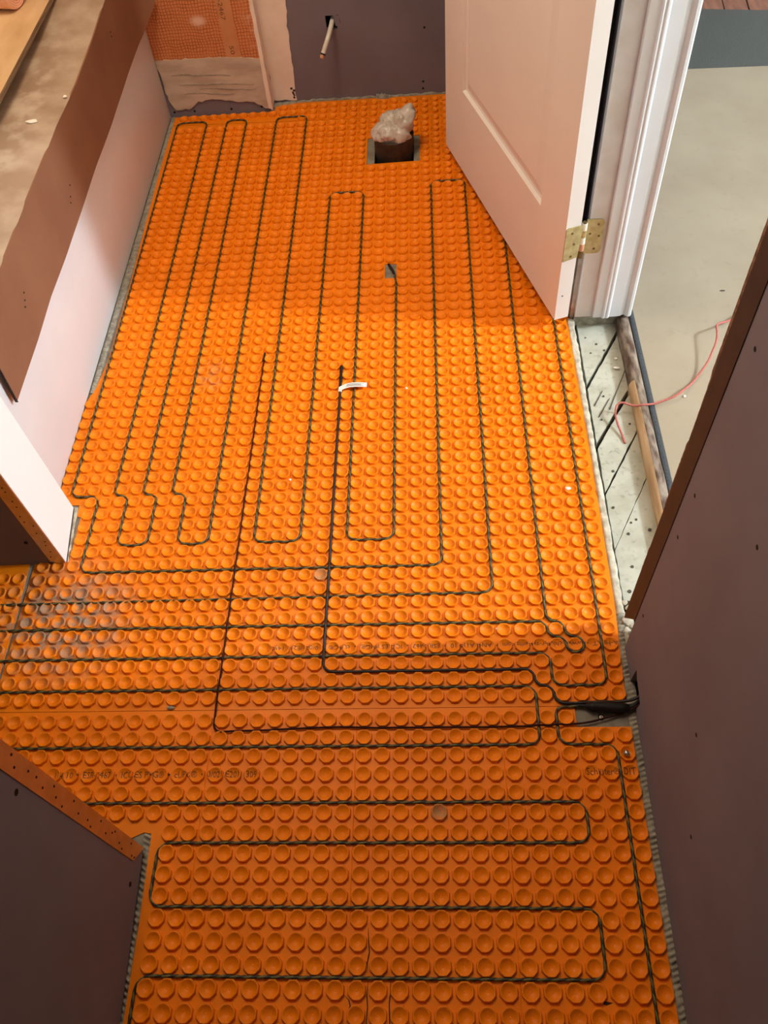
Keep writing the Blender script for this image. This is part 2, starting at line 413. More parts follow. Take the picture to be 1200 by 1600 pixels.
# --- hall floor, carpet and boards beyond
hall = prism('floor_hall', [(0.6465, -2.4), (5.0, -2.4), (5.0, 1.56), (1.209, 1.667), (0.969, 1.677), (0.6465, 1.69)], -0.045, 0.0, M['hall'])
struct(hall, 'beige sheet floor of the hall outside the doorway', 'floor')
sub = box('floor_hall_base', 0.636, 5.0, 1.5, 4.2, -0.08, -0.046, M['dark']); struct(sub, 'dark sub-floor beneath the far hall carpet', 'floor')
rug = prism('hall_carpet', wobble([(0.6465, 1.696), (0.969, 1.680), (1.209, 1.670), (5.0, 1.563), (5.0, 1.45 + 0.02), (5.0, 1.80), (1.294, 2.018), (1.074, 2.058), (0.6465, 2.09)][:4] + [(5.0, 1.75), (1.294, 2.018), (1.074, 2.058), (0.6465, 2.09)], 0.002, 0.02), -0.046, -0.0035, M['rug'])
tag(rug, 'slate-grey carpet strip beyond the beige hall floor', 'carpet')
fb = box('floor_boards', 0.64, 5.0, 1.76, 4.2, -0.0459, -0.0360, M['dark']); struct(fb, 'red-brown boards at the far end of the hall', 'floor')
xx = 0.66
while xx < 2.2:
    wd = random.uniform(0.075, 0.10)
    prism('board', [(xx, 2.10 - (xx - 0.66) * 0.12), (xx + wd - 0.004, 2.10 - (xx + wd - 0.66) * 0.12), (xx + wd + 0.10, 3.2), (xx + 0.104, 3.2)], -0.0359, -0.006 + random.uniform(-0.001, 0.001), M['wood'], fb)
    xx += wd

# --- back wall: purple board with a cut-out, and the built-out shower end
YB = 1.625
HOLE = [(-0.104, 0.243), (-0.080, 0.242), (-0.077, 0.214), (-0.072, 0.213), (-0.072, 0.204), (-0.085, 0.205), (-0.103, 0.206)]
wb = prism('wall_back', [(-0.32, -0.002), (0.90, -0.002), (0.90, 2.42), (-0.32, 2.42)], YB, YB + 0.0127, M['purple'], holes=[HOLE[::-1]], axis='y')
struct(wb, 'purple gypsum back wall with a rough pipe cut-out', 'wall')
box('stud_cavity', -0.16, -0.02, YB + 0.05, YB + 0.06, 0.10, 0.34, M['dark'], wb)
for x, z in ((0.178, 0.194), (0.170, 0.039), (0.169, 0.018)):
    disc('screw_head', (x, YB - 0.0004, z), (0, 1, 0), 0.0035, 0.002, M['dark'], wb, n=8)
for (x0, z0, x1, z1) in ((-0.071, 0.243, -0.066, 0.2425), (-0.064, 0.236, -0.0635, 0.222)):
    prism('cut_mark', [(x0, z0), (x1, z1 - 0.0006), (x1 + 0.0012, z1), (x0, z0 + 0.0012)], YB - 0.0005, YB + 0.001, M['dark'], wb, axis='y')
YL = 1.580
wl = prism('wall_shower_end', [(-1.38, -0.002), (-0.296, -0.002), (-0.296, 2.42), (-1.38, 2.42)], YL, YL + 0.060, M['purple'], axis='y')
struct(wl, 'built-out end wall of the tub alcove with orange waterproof membrane', 'wall')
ks = prism('membrane_sheet', [(-0.625, 0.168), (-0.300, 0.156), (-0.300, 2.40), (-0.625, 2.40)], YL - 0.0016, YL + 0.001, M['kerdi'], wl, axis='y')
ks['label'] = 'orange gridded waterproofing membrane on the wall'
kb = prism('pale_band', [(-0.398, 0.160), (-0.356, 0.158), (-0.356, 2.40), (-0.398, 2.40)], YL - 0.0024, YL - 0.0010, M['kerdi_strip'], wl, axis='y')
th = prism('thinset_patch', wobble([(-0.612, 0.172), (-0.4, 0.170), (-0.292, 0.160), (-0.2965, 0.010), (-0.315, 0.012), (-0.345, 0.034), (-0.39, 0.036), (-0.42, 0.043), (-0.47, 0.050), (-0.515, 0.046), (-0.540, 0.026), (-0.590, 0.022), (-0.605, 0.055)], 0.006, 0.010, sc=70), YL - 0.0042, YL + 0.001, M['thinset'], wl, axis='y')
th['label'] = 'streaked beige thinset skim below the membrane'
for (x0, x1, z, t) in ((-0.575, -0.40, 0.128, 0.004), (-0.56, -0.335, 0.098, 0.003), (-0.50, -0.33, 0.083, 0.0022), (-0.55, -0.40, 0.072, 0.002)):
    n_ = 22; up = []; dn = []
    for i in range(n_ + 1):
        f = i / n_; x = x0 + (x1 - x0) * f; zz = z - 0.010 * f + 0.003 * noise.noise(Vector((x * 30, z * 90, 1)))
        hh = t * math.sin(math.pi * f) * (0.6 + 0.5 * noise.noise(Vector((x * 60, z * 50, 4)))) + 0.0003
        up.append((x, zz + hh)); dn.append((x, zz))
    prism('trowel_streak', dn + up[::-1], YL - 0.0052, YL - 0.003, M['mortar'], wl, axis='y')
for x in (-0.598, -0.535, -0.42, -0.325):
    disc('screw_head', (x, YL - 0.0006, 0.012 + (0.004 if x > -0.4 else 0.002)), (0, 1, 0), 0.0036, 0.002, M['dark'], wl, n=8)
# joint compound over the corner and onto the purple board
prism('corner_compound', [(YL - 0.003, 0.004), (YB + 0.0, 0.006), (YB + 0.0, 2.4), (YL - 0.003, 2.4)], -0.297, -0.2925, M['compound'], wl, axis='x')
prism('corner_compound', wobble([(-0.304, 0.012), (-0.2925, 0.006), (-0.2925, 2.4), (-0.300, 2.4)], 0.002, 0.02, sc=50), YL - 0.0045, YL, M['compound'], wl, axis='y')
prism('joint_compound', wobble([(-0.293, 0.010), (-0.221, 0.006), (-0.223, 0.030), (-0.219, 0.077), (-0.219, 0.12), (-0.217, 0.17), (-0.214, 0.235), (-0.209, 0.291), (-0.212, 0.6), (-0.215, 2.4), (-0.293, 2.4)], 0.005, 0.012, sc=45), YB - 0.0028, YB + 0.001, M['compound'], wb, axis='y')
for k in range(5):
    x = -0.232 + random.uniform(-0.006, 0.006); z = 0.012 + k * 0.007
    prism('rough_smear', wobble([(x, z), (x + 0.006, z + 0.002), (x + 0.004, z + 0.008), (x - 0.002, z + 0.006)], 0.002, 0.003, sc=200), YB - 0.0034, YB - 0.002, M['iron'], wb, axis='y')

# --- stub wall on the left with white end board
sx0, sy0, sx1, sy1 = -0.571, 0.096, -0.5545, -0.0365       # end face from far to near corner
stub = prism('wall_left_stub', [(-1.38, -0.0405), (sx1 - 0.004, sy1), (sx0 - 0.004, sy0), (-1.38, 0.10)], -0.002, 2.42, M['purple'])
struct(stub, 'purple stub wall at the left with a white painted end', 'wall')
eb = prism('end_board', [(sx1 - 0.004, sy1), (sx1, sy1 + 0.0004), (sx0, sy0), (sx0 - 0.004, sy0)], 0.004, 2.42, M['white_paint'], stub)
eb['label'] = 'bright white painted end face'
def bead_on_y(parent, x_edge, y, w, z0a, z0b, nx):
    """perforated corner bead on a face that looks towards -y, edge on the +x side"""
    o = prism('corner_bead', [(x_edge - w, z0b), (x_edge, z0a), (x_edge, 2.42), (x_edge - w, 2.42)], y - 0.0016, y, M['steel'], parent, axis='y')
    o['label'] = 'perforated metal corner bead'
    z = 0.03
    while z < 0.75:
        disc('nail_hole', (x_edge - w * random.choice((0.3, 0.45, 0.7)), y - 0.0020, z), (0, 1, 0), 0.0017, 0.0006, M['dark'], o, n=6)
        z += random.uniform(0.012, 0.030)
    return o
bead_on_y(stub, -0.5548, -0.0372, 0.028, 0.003, 0.012, 6)
disc('screw_head', (-0.602, -0.0393, 0.081), (0, 1, 0), 0.0034, 0.0016, M['dark'], stub, n=8)
disc('screw_head', (-0.640, -0.0400, 0.24), (0, 1, 0), 0.0034, 0.0016, M['dark'], stub, n=8)

# --- near left wall
NX, NY = -0.2985, -0.5725
wn = prism('wall_left_near', [(NX, NY), (-0.42, NY), (-0.42, -1.95), (-0.240, -1.95)], 0.006, 2.42, M['purple'])
struct(wn, 'dark purple gypsum wall at the lower left corner', 'wall')
nb = prism('corner_bead', [(NY - 0.026, 0.046), (NY + 0.001, 0.009), (NY + 0.001, 2.42), (NY - 0.026, 2.42)], NX, NX + 0.0022, M['steel'], wn, axis='x')
nb['label'] = 'perforated metal corner bead glowing orange from the floor'
z = 0.045
while z < 0.8:
    disc('nail_hole', (NX + 0.0021, NY - random.choice((0.006, 0.010, 0.016, 0.021)), z), (1, 0, 0), 0.0017, 0.0006, M['dark'], nb, n=6)
    z += random.uniform(0.010, 0.034)
disc('screw_head', (NX + 0.0006, -0.610, 0.446), (1, 0, 0), 0.0042, 0.0014, M['dark'], wn, n=8)
disc('screw_head', (NX + 0.0024, -0.631, 0.044), (1, 0, 0), 0.0036, 0.0014, M['dark'], wn, n=8)

# --- right wall with a chewed cable notch at its foot
RX = 0.500
rw = prism('wall_right', [(-0.236, 0.0), (-0.236, 2.42), (-1.95, 2.42), (-1.95, 0.0), (-0.352, 0.0), (-0.3535, 0.018), (-0.356, 0.040), (-0.345, 0.043), (-0.330, 0.046), (-0.315, 0.048), (-0.303, 0.056), (-0.301, 0.03), (-0.2995, 0.0)], RX, RX + 0.0127, M['purple'], axis='x')
struct(rw, 'purple gypsum wall along the right side in shade', 'wall')
box('stud_cavity', RX + 0.030, RX + 0.12, -1.95, -0.205, -0.002, 2.42, M['wallpaint'], rw)
box('notch_dark_backing', RX + 0.013, RX + 0.030, -1.95, -0.29, -0.002, 0.036, M['dark'], rw)  # near-black backing that paints the dark inside the notch
cb = prism('corner_bead', [(-0.236, 0.105), (-0.1965, 0.036), (-0.1965, 2.42), (-0.236, 2.42)], RX - 0.0012, RX + 0.012, M['brown_bead'], rw, axis='x')
cb['label'] = 'dark brown corner strip beside the doorway'
te = prism('torn_edge', wobble([(-0.1968, 0.036), (-0.1885, 0.032), (-0.188, 0.25), (-0.1905, 0.26), (-0.190, 0.36), (-0.187, 0.37), (-0.186, 0.5), (-0.189, 0.51), (-0.1865, 0.62), (-0.184, 0.63), (-0.184, 2.42), (-0.1968, 2.42)], 0.0010, 0.006, sc=130), RX + 0.002, RX + 0.009, M['brown_edge'], rw, axis='x')
for y, z in ((-0.262, 0.49), (-0.262, 0.395), (-0.255, 0.155), (-0.598, 0.19), (-0.262, 0.74), (-0.42, 0.62), (-0.50, 0.30)):
    disc('screw_head', (RX - 0.0004, y, z), (1, 0, 0), 0.0030, 0.0012, M['dark'], rw, n=8)

# --- wall on the hinge side, jamb, stop, lintel
wh = box('wall_hinge_side', 0.512, 0.622, 0.612, 1.70, -0.05, 2.42, M['purple']); struct(wh, 'wall behind the open door on the hinge side', 'wall')
lt = box('wall_lintel', 0.512, 0.622, -0.21, 0.612, 2.06, 2.42, M['wallpaint']); struct(lt, 'wall above the doorway', 'wall')
dj = empty('door_frame', (0.56, 0.60, 0.012)); struct(dj, 'white moulded door jamb at the hinge side of the doorway', 'door frame')
def under(o, root):
    o.parent = root; o.matrix_parent_inverse = Matrix.Translation(root.location).inverted(); return o
under(prism('jamb', [(0.507, 0.592), (0.5475, 0.592), (0.5475, 0.612), (0.507, 0.612)], 0.014, 2.06, M['jamb']), dj)
STOP = [(0.546, 0.6115), (0.546, 0.5850), (0.548, 0.5835), (0.5645, 0.5835), (0.5675, 0.5795), (0.5705, 0.5790), (0.5735, 0.5805), (0.577, 0.5790), (0.580, 0.5795), (0.5835, 0.5835), (0.6075, 0.5850), (0.6125, 0.5880), (0.6165, 0.5895), (0.6200, 0.5855), (0.6250, 0.5820), (0.6300, 0.5825), (0.6335, 0.5870), (0.6340, 0.6115)]
so = under(prism('moulded_casing', STOP, 0.0175, 2.06, M['white_gloss']), dj)
under(box('rough_jamb_edge', 0.4990, 0.5068, 0.606, 0.640, -0.004, 0.185, M['thinset'], None), dj)
under(box('gap_shade_panel', 0.4800, 0.5068, 0.640, 0.650, -0.002, 2.06, M['dark'], None), dj)  # added near-black panel standing in for the shade deep in the gap
under(box('sill_block', 0.507, 0.606, 0.598, 0.625, -0.018, 0.0130, M['mortar'], None), dj)

# --- rest of the shell
for nm, a, lb in (('wall_left', (-1.40, -1.38, -1.95, 1.66, -0.002, 2.42), 'wall at the far left behind the tub'),
                  ('wall_front', (-1.40, 0.62, -1.97, -1.95, -0.002, 2.42), 'wall behind the camera'),
                  ('wall_hall_front', (0.62, 5.0, -2.42, -2.40, -0.05, 2.42), 'hall wall towards the camera'),
                  ('wall_hall_right', (5.0, 5.02, -2.4, 4.2, -0.05, 2.42), 'hall wall far to the right'),
                  ('wall_hall_back', (0.62, 5.0, 4.2, 4.22, -0.05, 2.42), 'hall wall at the far end')):
    struct(box(nm, *a, M['wallpaint']), lb, 'wall')
struct(box('ceiling', -1.40, 5.0, -2.42, 4.22, 2.42, 2.45, M['ceil']), 'white ceiling over bathroom and hall', 'ceiling')

# --- mortar ridges round the mats (parts of the floor)
def mortar_strip(name, A, B, m, h=0.0035, step=0.004, nw=7, ridge=0.0, per=0.007, seed=0.0, slant=0.0):
    """A,B: polylines (same count) bounding the strip, gives a lumpy trowelled ribbon"""
    def sample(Pl):
        pts = [Vector(p) for p in Pl]; L = sum((b - a).length for a, b in zip(pts, pts[1:])); return pts, L
    a, La = sample(A); b, Lb = sample(B); n = max(3, int(max(La, Lb) / step))
    def at(pts, L, t):
        d = t * L
        for p, q_ in zip(pts, pts[1:]):
            l = (q_ - p).length
            if d <= l + 1e-9: return p + (q_ - p) * (d / l if l else 0)
            d -= l
        return pts[-1]
    V = []; Fc = []
    for i in range(n + 1):
        t = i / n; pa = at(a, La, t); pb = at(b, Lb, t)
        for j in range(nw + 1):
            f = j / nw; x = pa.lerp(pb, f)
            e = 1.0 - (2 * f - 1) ** 4
            z = h * e * (0.75 + 0.6 * noise.noise(Vector((x.x * 55 + seed, x.y * 55, 2)))) + 0.0010 * noise.noise(Vector((x.x * 260, x.y * 260, seed)))
            if ridge: z += ridge * e * math.sin(2 * math.pi * (t * La + slant * f) / per + 2.2 * noise.noise(Vector((t * La * 30, seed, 0)))) * (0.7 + 0.8 * noise.noise(Vector((t * La * 40, seed + 3, f))))
            jx = 0.0022 * noise.noise(Vector((x.y * 60, x.x * 60, seed + 5 + j))) if j in (0, nw) else 0
            V.append((x.x + jx, x.y, -0.0020 + max(z, -0.001)))
    for i in range(n):
        for j in range(nw):
            k = i * (nw + 1) + j; Fc.append((k, k + 1, k + nw + 2, k + nw + 1))
    return mesh(name, V, Fc, m, floor, smooth=True)
mortar_strip('mortar_edge', [(0.490, 0.60), (0.495, 0.2), (0.495, -0.17)], [(0.5075, 0.60), (0.5085, 0.2), (0.5105, -0.17)], M['mortar_lt'], h=0.006, seed=1.0)
mortar_strip('mortar_edge', [(0.494, -0.17), (0.4885, -0.32), (0.4885, -0.8), (0.489, -1.2)], [(0.514, -0.17), (0.506, -0.32), (0.503, -0.8), (0.503, -1.2)], M['mortar'], h=0.004, ridge=0.0030, per=0.0085, seed=2.0, slant=0.006, step=0.0014)
mortar_strip('mortar_edge', [(-0.613, 1.575), (-0.613, 1.0), (-0.613, 0.42)], [(-0.599, 1.575), (-0.592, 1.0), (-0.600, 0.42)], M['mortar'], h=0.0030, ridge=0.0018, per=0.008, seed=3.0, step=0.0016)
mortar_strip('mortar_edge', [(-0.304, -0.547), (-0.299, -0.6), (-0.292, -0.8), (-0.275, -1.2)], [(-0.2905, -0.547), (-0.2885, -0.6), (-0.2855, -0.8), (-0.280, -1.2)], M['mortar'], h=0.0042, ridge=0.0034, per=0.0095, seed=4.0, slant=-0.006, step=0.0014)
mortar_strip('mortar_edge', [(-0.5545, -0.034), (-0.572, 0.098)], [(-0.5520, -0.034), (-0.5615, 0.098)], M['mortar_lt'], h=0.0045, seed=5.0)
mortar_strip('mortar_edge', [(-0.296, 1.60), (-0.2, 1.620), (0.3, 1.620)], [(-0.296, 1.626), (-0.2, 1.628), (0.3, 1.628)], M['mortar'], h=0.008, seed=6.0)
mortar_strip('mortar_edge', [(0.025, 1.612), (0.045, 1.609), (0.068, 1.612)], [(0.025, 1.626), (0.045, 1.626), (0.068, 1.626)], M['mortar'], h=0.016, ridge=0.003, per=0.008, seed=7.0)
# loose mortar lumps at the foot of the right wall
for (x, y, s) in ((0.512, -0.185, 0.010), (0.521, -0.198, 0.009), (0.509, -0.205, 0.007), (0.519, -0.160, 0.006), (0.508, -0.232, 0.006), (0.512, -0.222, 0.009), (0.513, -0.148, 0.005)):
    bm = bmesh.new(); bmesh.ops.create_icosphere(bm, subdivisions=2, radius=s)
    for v in bm.verts:
        v.co *= 1 + 0.5 * noise.noise(v.co * 160 + Vector((x * 99, y * 99, 0))); v.co.z *= 0.55
    bmesh.ops.translate(bm, verts=bm.verts[:], vec=(x, y, s * 0.25))
    frombm('mortar_lump', bm, M['mortar_lt'], floor, smooth=True, sharp=40)
prism('paper_scrap', wobble([(0.5025, -0.212), (0.509, -0.208), (0.510, -0.262), (0.503, -0.285)], 0.002, 0.006, sc=150), 0.0005, 0.0045, M['mortar_lt'], floor)

# ================================================================ ORANGE STUDDED MATS
DY = -0.334                                   # rows of the near mat sit this much of a pitch closer
def up(c, r): return (c * P, r * P)
def lo(c, r): return (c * P, (r + DY) * P)

def stud_mesh(name, m, seg=16):
    bm = bmesh.new(); rings = []
    prof = [(0.0137, -0.0002, 1), (0.0130, 0.0048, 1), (0.0125, 0.0057, 0.7), (0.0118, 0.0059, 0.3), (0.0109, 0.0056, 0), (0.0094, 0.0038, 0), (0.0048, 0.0012, 0), (0.0014, 0.0004, 0)]
    for r, z, octa in prof:
        ring = []
        for k in range(seg):
            th = 2 * math.pi * (k + 0.5 * 0) / seg
            a = ((th + math.pi / 8) % (math.pi / 4)) - math.pi / 8
            ro = 0.962 / math.cos(a)
            rr = r * (octa * ro + (1 - octa))
            ring.append(bm.verts.new((rr * math.cos(th), rr * math.sin(th), z)))
        rings.append(ring)
    for a, b in zip(rings, rings[1:]):
        for k in range(seg): bm.faces.new((a[k], a[(k + 1) % seg], b[(k + 1) % seg], b[k]))
    ctr = bm.verts.new((0, 0, 0.0012))
    for k in range(seg): bm.faces.new((rings[-1][k], rings[-1][(k + 1) % seg], ctr))
    bmesh.ops.recalc_face_normals(bm, faces=bm.faces[:])
    me = D.meshes.new(name); bm.to_mesh(me); bm.free(); me.materials.append(m)
    me.polygons.foreach_set('use_smooth', [True] * len(me.polygons)); me.set_sharp_from_angle(angle=math.radians(38))
    return me
STUD = stud_mesh('stud', M['orange']); STUD_S = stud_mesh('stained_stud', M['orange_stain'])
SV = [v.co.copy() for v in STUD.vertices]; SF = [tuple(p.vertices) for p in STUD.polygons]

def inside(poly, x, y):
    c = False; n = len(poly)
    for i in range(n):
        x1, y1 = poly[i]; x2, y2 = poly[(i + 1) % n]
        if (y1 > y) != (y2 > y) and x < (x2 - x1) * (y - y1) / (y2 - y1) + x1: c = not c
    return c
def edge_dist(poly, x, y):
    best = 9; p = Vector((x, y))
    for i in range(len(poly)):
        a = Vector(poly[i]); b = Vector(poly[(i + 1) % len(poly)]); d = b - a
        t = max(0, min(1, (p - a).dot(d) / max(d.length_squared, 1e-12))); best = min(best, (a + d * t - p).length)
    return best
def project(x, y, z=0.0):
    d = CAM_R.transposed() @ (Vector((x, y, z)) - CAM_POS)
    return 600 + F_PX * d.x / -d.z, 800 - F_PX * d.y / -d.z
STAINED = [(-1.5, -2.5), (5.5, -16.5 - 0.334), (-10.5, 0.5), (-11.5, 0.5), (-8.5, 0.5), (0.5, 4.5), (-7.5, -1.5)]
STUDS_ALL = set()

def make_mat(name, label, outer, holes, cols, rows, mapf, rank_named=300, keep=0.0108):
    root = empty(name); tag(root, label, 'floor mat', 'orange studded heating mats')
    prism('sheet', outer, -0.0020, 0.0, M['orange'], root, holes=holes)
    spots = []
    for c in cols:
        for r in rows:
            x, y = mapf(c + 0.5, r + 0.5)
            if not inside(outer, x, y) or edge_dist(outer, x, y) < keep: continue
            if any(inside(h, x, y) or edge_dist(h, x, y) < keep for h in holes): continue
            u, v = project(x, y)
            vis = -25 < u < 1225 and -25 < v < 1625
            dist = (Vector((x, y, 0)) - CAM_POS).length
            spots.append((0 if vis else 1, dist, x, y)); STUDS_ALL.add((round(x, 5), round(y, 5)))
    spots.sort()
    for s in spots[:rank_named]:
        st = any((s[2] - a * P) ** 2 + (s[3] - b * P) ** 2 < (0.4 * P) ** 2 for a, b in STAINED)
        o = D.objects.new('stud', STUD_S if st else STUD); COL.objects.link(o); o.location = (s[2], s[3], 0); o.parent = root
    rest = spots[rank_named:]
    if rest:
        V = []; Fc = []; n = len(SV)
        for i, s in enumerate(rest):
            V.extend((v.x + s[2], v.y + s[3], v.z) for v in SV); Fc.extend(tuple(k + i * n for k in f) for f in SF)
        me = D.meshes.new('stud_field'); me.from_pydata(V, [], Fc); me.update(); me.materials.append(M['orange'])
        me.polygons.foreach_set('use_smooth', [True] * len(me.polygons)); me.set_sharp_from_angle(angle=math.radians(38))
        o = D.objects.new('stud_field', me); COL.objects.link(o); o.parent = root; o['kind'] = 'stuff'
    return root

SEAM_Y = -11.16 * P
upper_poly = [(-20.15 * P, SEAM_Y + 0.0004), (13.08 * P, SEAM_Y + 0.0004), (13.1 * P, -11.0 * P), (15.88 * P, -10.9 * P), (16.12 * P, -5.0 * P), (16.15 * P, 19.0 * P), (16.15 * P, 48.62 * P), (-19.5 * P, 49.72 * P),
              (-19.55 * P, 42 * P), (-19.22 * P, 26 * P), (-19.2 * P, 17 * P), (-19.55 * P, 14.2 * P), (-19.92 * P, 13.0 * P), (-19.92 * P, 3.42 * P), (-18.3 * P, 3.40 * P), (-18.25 * P, 2.5 * P), (-17.98 * P, 2.4 * P), (-17.96 * P, -1.02 * P), (-20.2 * P, -1.05 * P)]
drain_cut = [(0.004, 1.2685), (0.1545, 1.2735), (0.1555, 1.404), (0.004, 1.399)]
sq_cut = [(2.06 * P, 25.25 * P), (3.0 * P, 25.25 * P), (3.0 * P, 27.0 * P), (2.06 * P, 27.0 * P)]
mat_u = make_mat('heating_mat', 'largest orange studded mat, stretching from the seam to the far wall', upper_poly, [drain_cut, sq_cut], range(-21, 17), range(-12, 50), up, 300, 0.0105)
lower_poly = [(-23.5 * P, SEAM_Y - 0.0006), (13.05 * P, SEAM_Y - 0.0006), (13.06 * P, -12.0 * P + DY * P), (15.93 * P, (-12.02 + DY) * P), (15.92 * P, -20 * P), (15.95 * P, -34 * P), (-9.25 * P, -34 * P),
              (-9.36 * P, -22 * P), (-9.50 * P, -17.85 * P), (-9.9 * P, -17.78 * P), (-10.6 * P, -18.1 * P), (-23.5 * P, -18.1 * P)]
mat_l = make_mat('heating_mat', 'near orange studded mat below the seam, in shade at the bottom', lower_poly, [], range(-24, 17), range(-34, -11), lo, 300, 0.0105)
back_poly = [(-19.5 * P, 49.80 * P), (16.1 * P, 48.70 * P), (16.1 * P, 52.72 * P), (-9.35 * P, 52.72 * P), (-9.35 * P, 51.3 * P), (-19.5 * P, 51.3 * P)]
mat_b = make_mat('heating_mat', 'narrow orange mat strip along the foot of the far wall', back_poly, [], range(-21, 17), range(48, 54), lambda c, r: up(c, r + 0.25), 150, 0.010)
left_poly = [(-44 * P, -1.2 * P), (-20.55 * P, -1.0 * P), (-20.35 * P, -5.2 * P), (-20.32 * P, -11.1 * P), (-44 * P, -11.1 * P)]
mat_s = make_mat('heating_mat', 'dark-edged orange mat piece in the left recess below the stub wall', left_poly, [], range(-44, -19), range(-13, 0), lambda c, r: up(c - 0.38, r + 0.18), 300, 0.0100)

def surf_h(x, y):
    fx = (x / P) % 1 - 0.5
    r = y / P
    if r < -11.16: r -= DY
    fy = r % 1 - 0.5
    d = math.hypot(fx, fy) * P
    pts = [(0, 0.0012), (0.0014, 0.0006), (0.0048, 0.0013), (0.0094, 0.0039), (0.0109, 0.0057), (0.0118, 0.0060), (0.0126, 0.0058), (0.0131, 0.0049), (0.0138, 0.0), (1, 0)]
    for (a, za), (b, zb) in zip(pts, pts[1:]):
        if a <= d <= b: return za + (zb - za) * (d - a) / (b - a)
    return 0.0

def text_mesh(name, body, m, parent, x0, x1, yc, hgt, flip=False, drape=True, place=None):
    cu = D.curves.new(name, 'FONT'); cu.body = body; cu.size = 1.0; cu.resolution_u = 2
    to = D.objects.new(name + '_tmp', cu); COL.objects.link(to)
    bpy.context.view_layer.update()
    me0 = to.evaluated_get(bpy.context.evaluated_depsgraph_get()).to_mesh()
    bm = bmesh.new(); bm.from_mesh(me0); to.to_mesh_clear()
    D.objects.remove(to); D.curves.remove(cu)
    xs = [v.co.x for v in bm.verts]; ys = [v.co.y for v in bm.verts]
    a, b = min(xs), max(xs); c, d = min(ys), max(ys)
    for v in bm.verts:
        fx = (v.co.x - a) / (b - a); fy = (v.co.y - c) / (d - c)
        if flip: X = x1 - fx * (x1 - x0); Y = yc + hgt / 2 - fy * hgt
        else: X = x0 + fx * (x1 - x0); Y = yc - hgt / 2 + fy * hgt
        v.co = (X, Y, 0)
    bmesh.ops.triangulate(bm, faces=bm.faces[:])
    if drape:
        for _ in range(3):
            es = [e for e in bm.edges if e.calc_length() > 0.0022]
            if not es: break
            bmesh.ops.subdivide_edges(bm, edges=es, cuts=1)
            bmesh.ops.triangulate(bm, faces=bm.faces[:])
        for v in bm.verts: v.co.z = surf_h(v.co.x, v.co.y) + 0.00035
    elif place:
        for v in bm.verts: v.co = place(v.co.x, v.co.y)
    me = D.meshes.new(name); bm.to_mesh(me); bm.free()
    return link(name, me, m, parent)
text_mesh('printed_text', 'A-HEAT  \u2022  www.schluter-systems.com  \u2022  ANSI A118.10  \u2022  ESR-2467  \u2022  ICC-ES PMG\u00ae  \u2022  cUPC\u00ae  \u2022  0/021/E201 1450', M['ink'], mat_u, -4.15 * P, 15.95 * P, -7.40 * P, 0.0105, flip=True)
text_mesh('printed_text', '118.10  \u2022  ESR-2467  \u2022  ICC-ES PMG\u00ae  \u2022  cUPC\u00ae  \u2022  0/021/E201 1309', M['ink'], mat_l, -15.4 * P, -4.25 * P, -14.80 * P, 0.0112)
text_mesh('printed_text', 'Schl\u00fcter\u00ae-DIT', M['ink'], mat_l, 13.25 * P, 15.80 * P, -14.76 * P, 0.0118)
zband = lambda x, y: (-0.3845 + y, YL - 0.0027, x)
text_mesh('printed_text', 'ESR-2467', M['ink'], wl, 0.360, 0.2705, 0.0, 0.0125, drape=False, place=zband)
text_mesh('printed_text', '50', M['ink'], wl, 0.2000, 0.1760, 0.006, 0.0125, drape=False, place=zband)
# red marker ticks and knife slits
for c, r, l, a in ((-14.98, 13.78, 0.012, 1.4), (-16.0, 12.8, 0.010, 1.2), (-15.03, 12.74, 0.010, 0.1), (-13.1, 12.72, 0.009, 0.0), (-15.3, 11.83, 0.009, -0.4), (-13.1, 27.95, 0.018, 0.8), (-14.2, 13.74, 0.010, 0.1)):
    x, y = c * P, r * P; d = Vector((math.cos(a), math.sin(a))) * l / 2; nr = Vector((-d.y, d.x)).normalized() * 0.0007
    zz = 0.0012
    prism('marker_tick', [(x - d.x - nr.x, y - d.y - nr.y), (x + d.x - nr.x, y + d.y - nr.y), (x + d.x + nr.x, y + d.y + nr.y), (x - d.x + nr.x, y - d.y + nr.y)], -0.0005, zz, M['redink'], mat_u)
CR0 = (12.6, -25.2, 12.85, 13.15)
CREASES = ((9.03, -11.6, -28), (1.06, -11.6, -21.8), (-7.02, -12.4, -24))
def slit(pts):
    V = []; Fc = []
    n = len(pts)
    for i, (c, r) in enumerate(pts):
        wd = 0.0008 * (1.0 if 0 < i < n - 1 else 0.2)
        for s in (-1, 1): V.append((c * P + s * wd, r * P, 0.0006))
    for i in range(n - 1): Fc.append((2 * i, 2 * i + 1, 2 * i + 3, 2 * i + 2))
    mesh('knife_slit', V, Fc, M['slit'], mat_l)
slit([(1.97, -22.2), (2.00, -22.8), (2.05, -23.25), (1.96, -23.7), (1.98, -24.1)])
slit([(2.02, -24.45), (1.98, -25.0), (2.02, -25.5), (1.97, -26.3), (2.0, -27)])
slit([(3.06, -24.40), (3.08, -24.9), (3.02, -25.3), (3.05, -26.3), (3.0, -27)])
slit([(0.92, -25.02), (1.15, -25.22), (1.22, -25.45), (1.12, -25.8), (1.10, -26.1)])
mesh('knife_slit', [(CR0[0] * P, CR0[1] * P, 0.0007), (CR0[2] * P, (CR0[1] - 0.10) * P, 0.0007), (CR0[3] * P, CR0[1] * P, 0.0007), (CR0[2] * P, (CR0[1] + 0.05) * P, 0.0007)], [(0, 1, 2, 3)], M['slit'], mat_l)
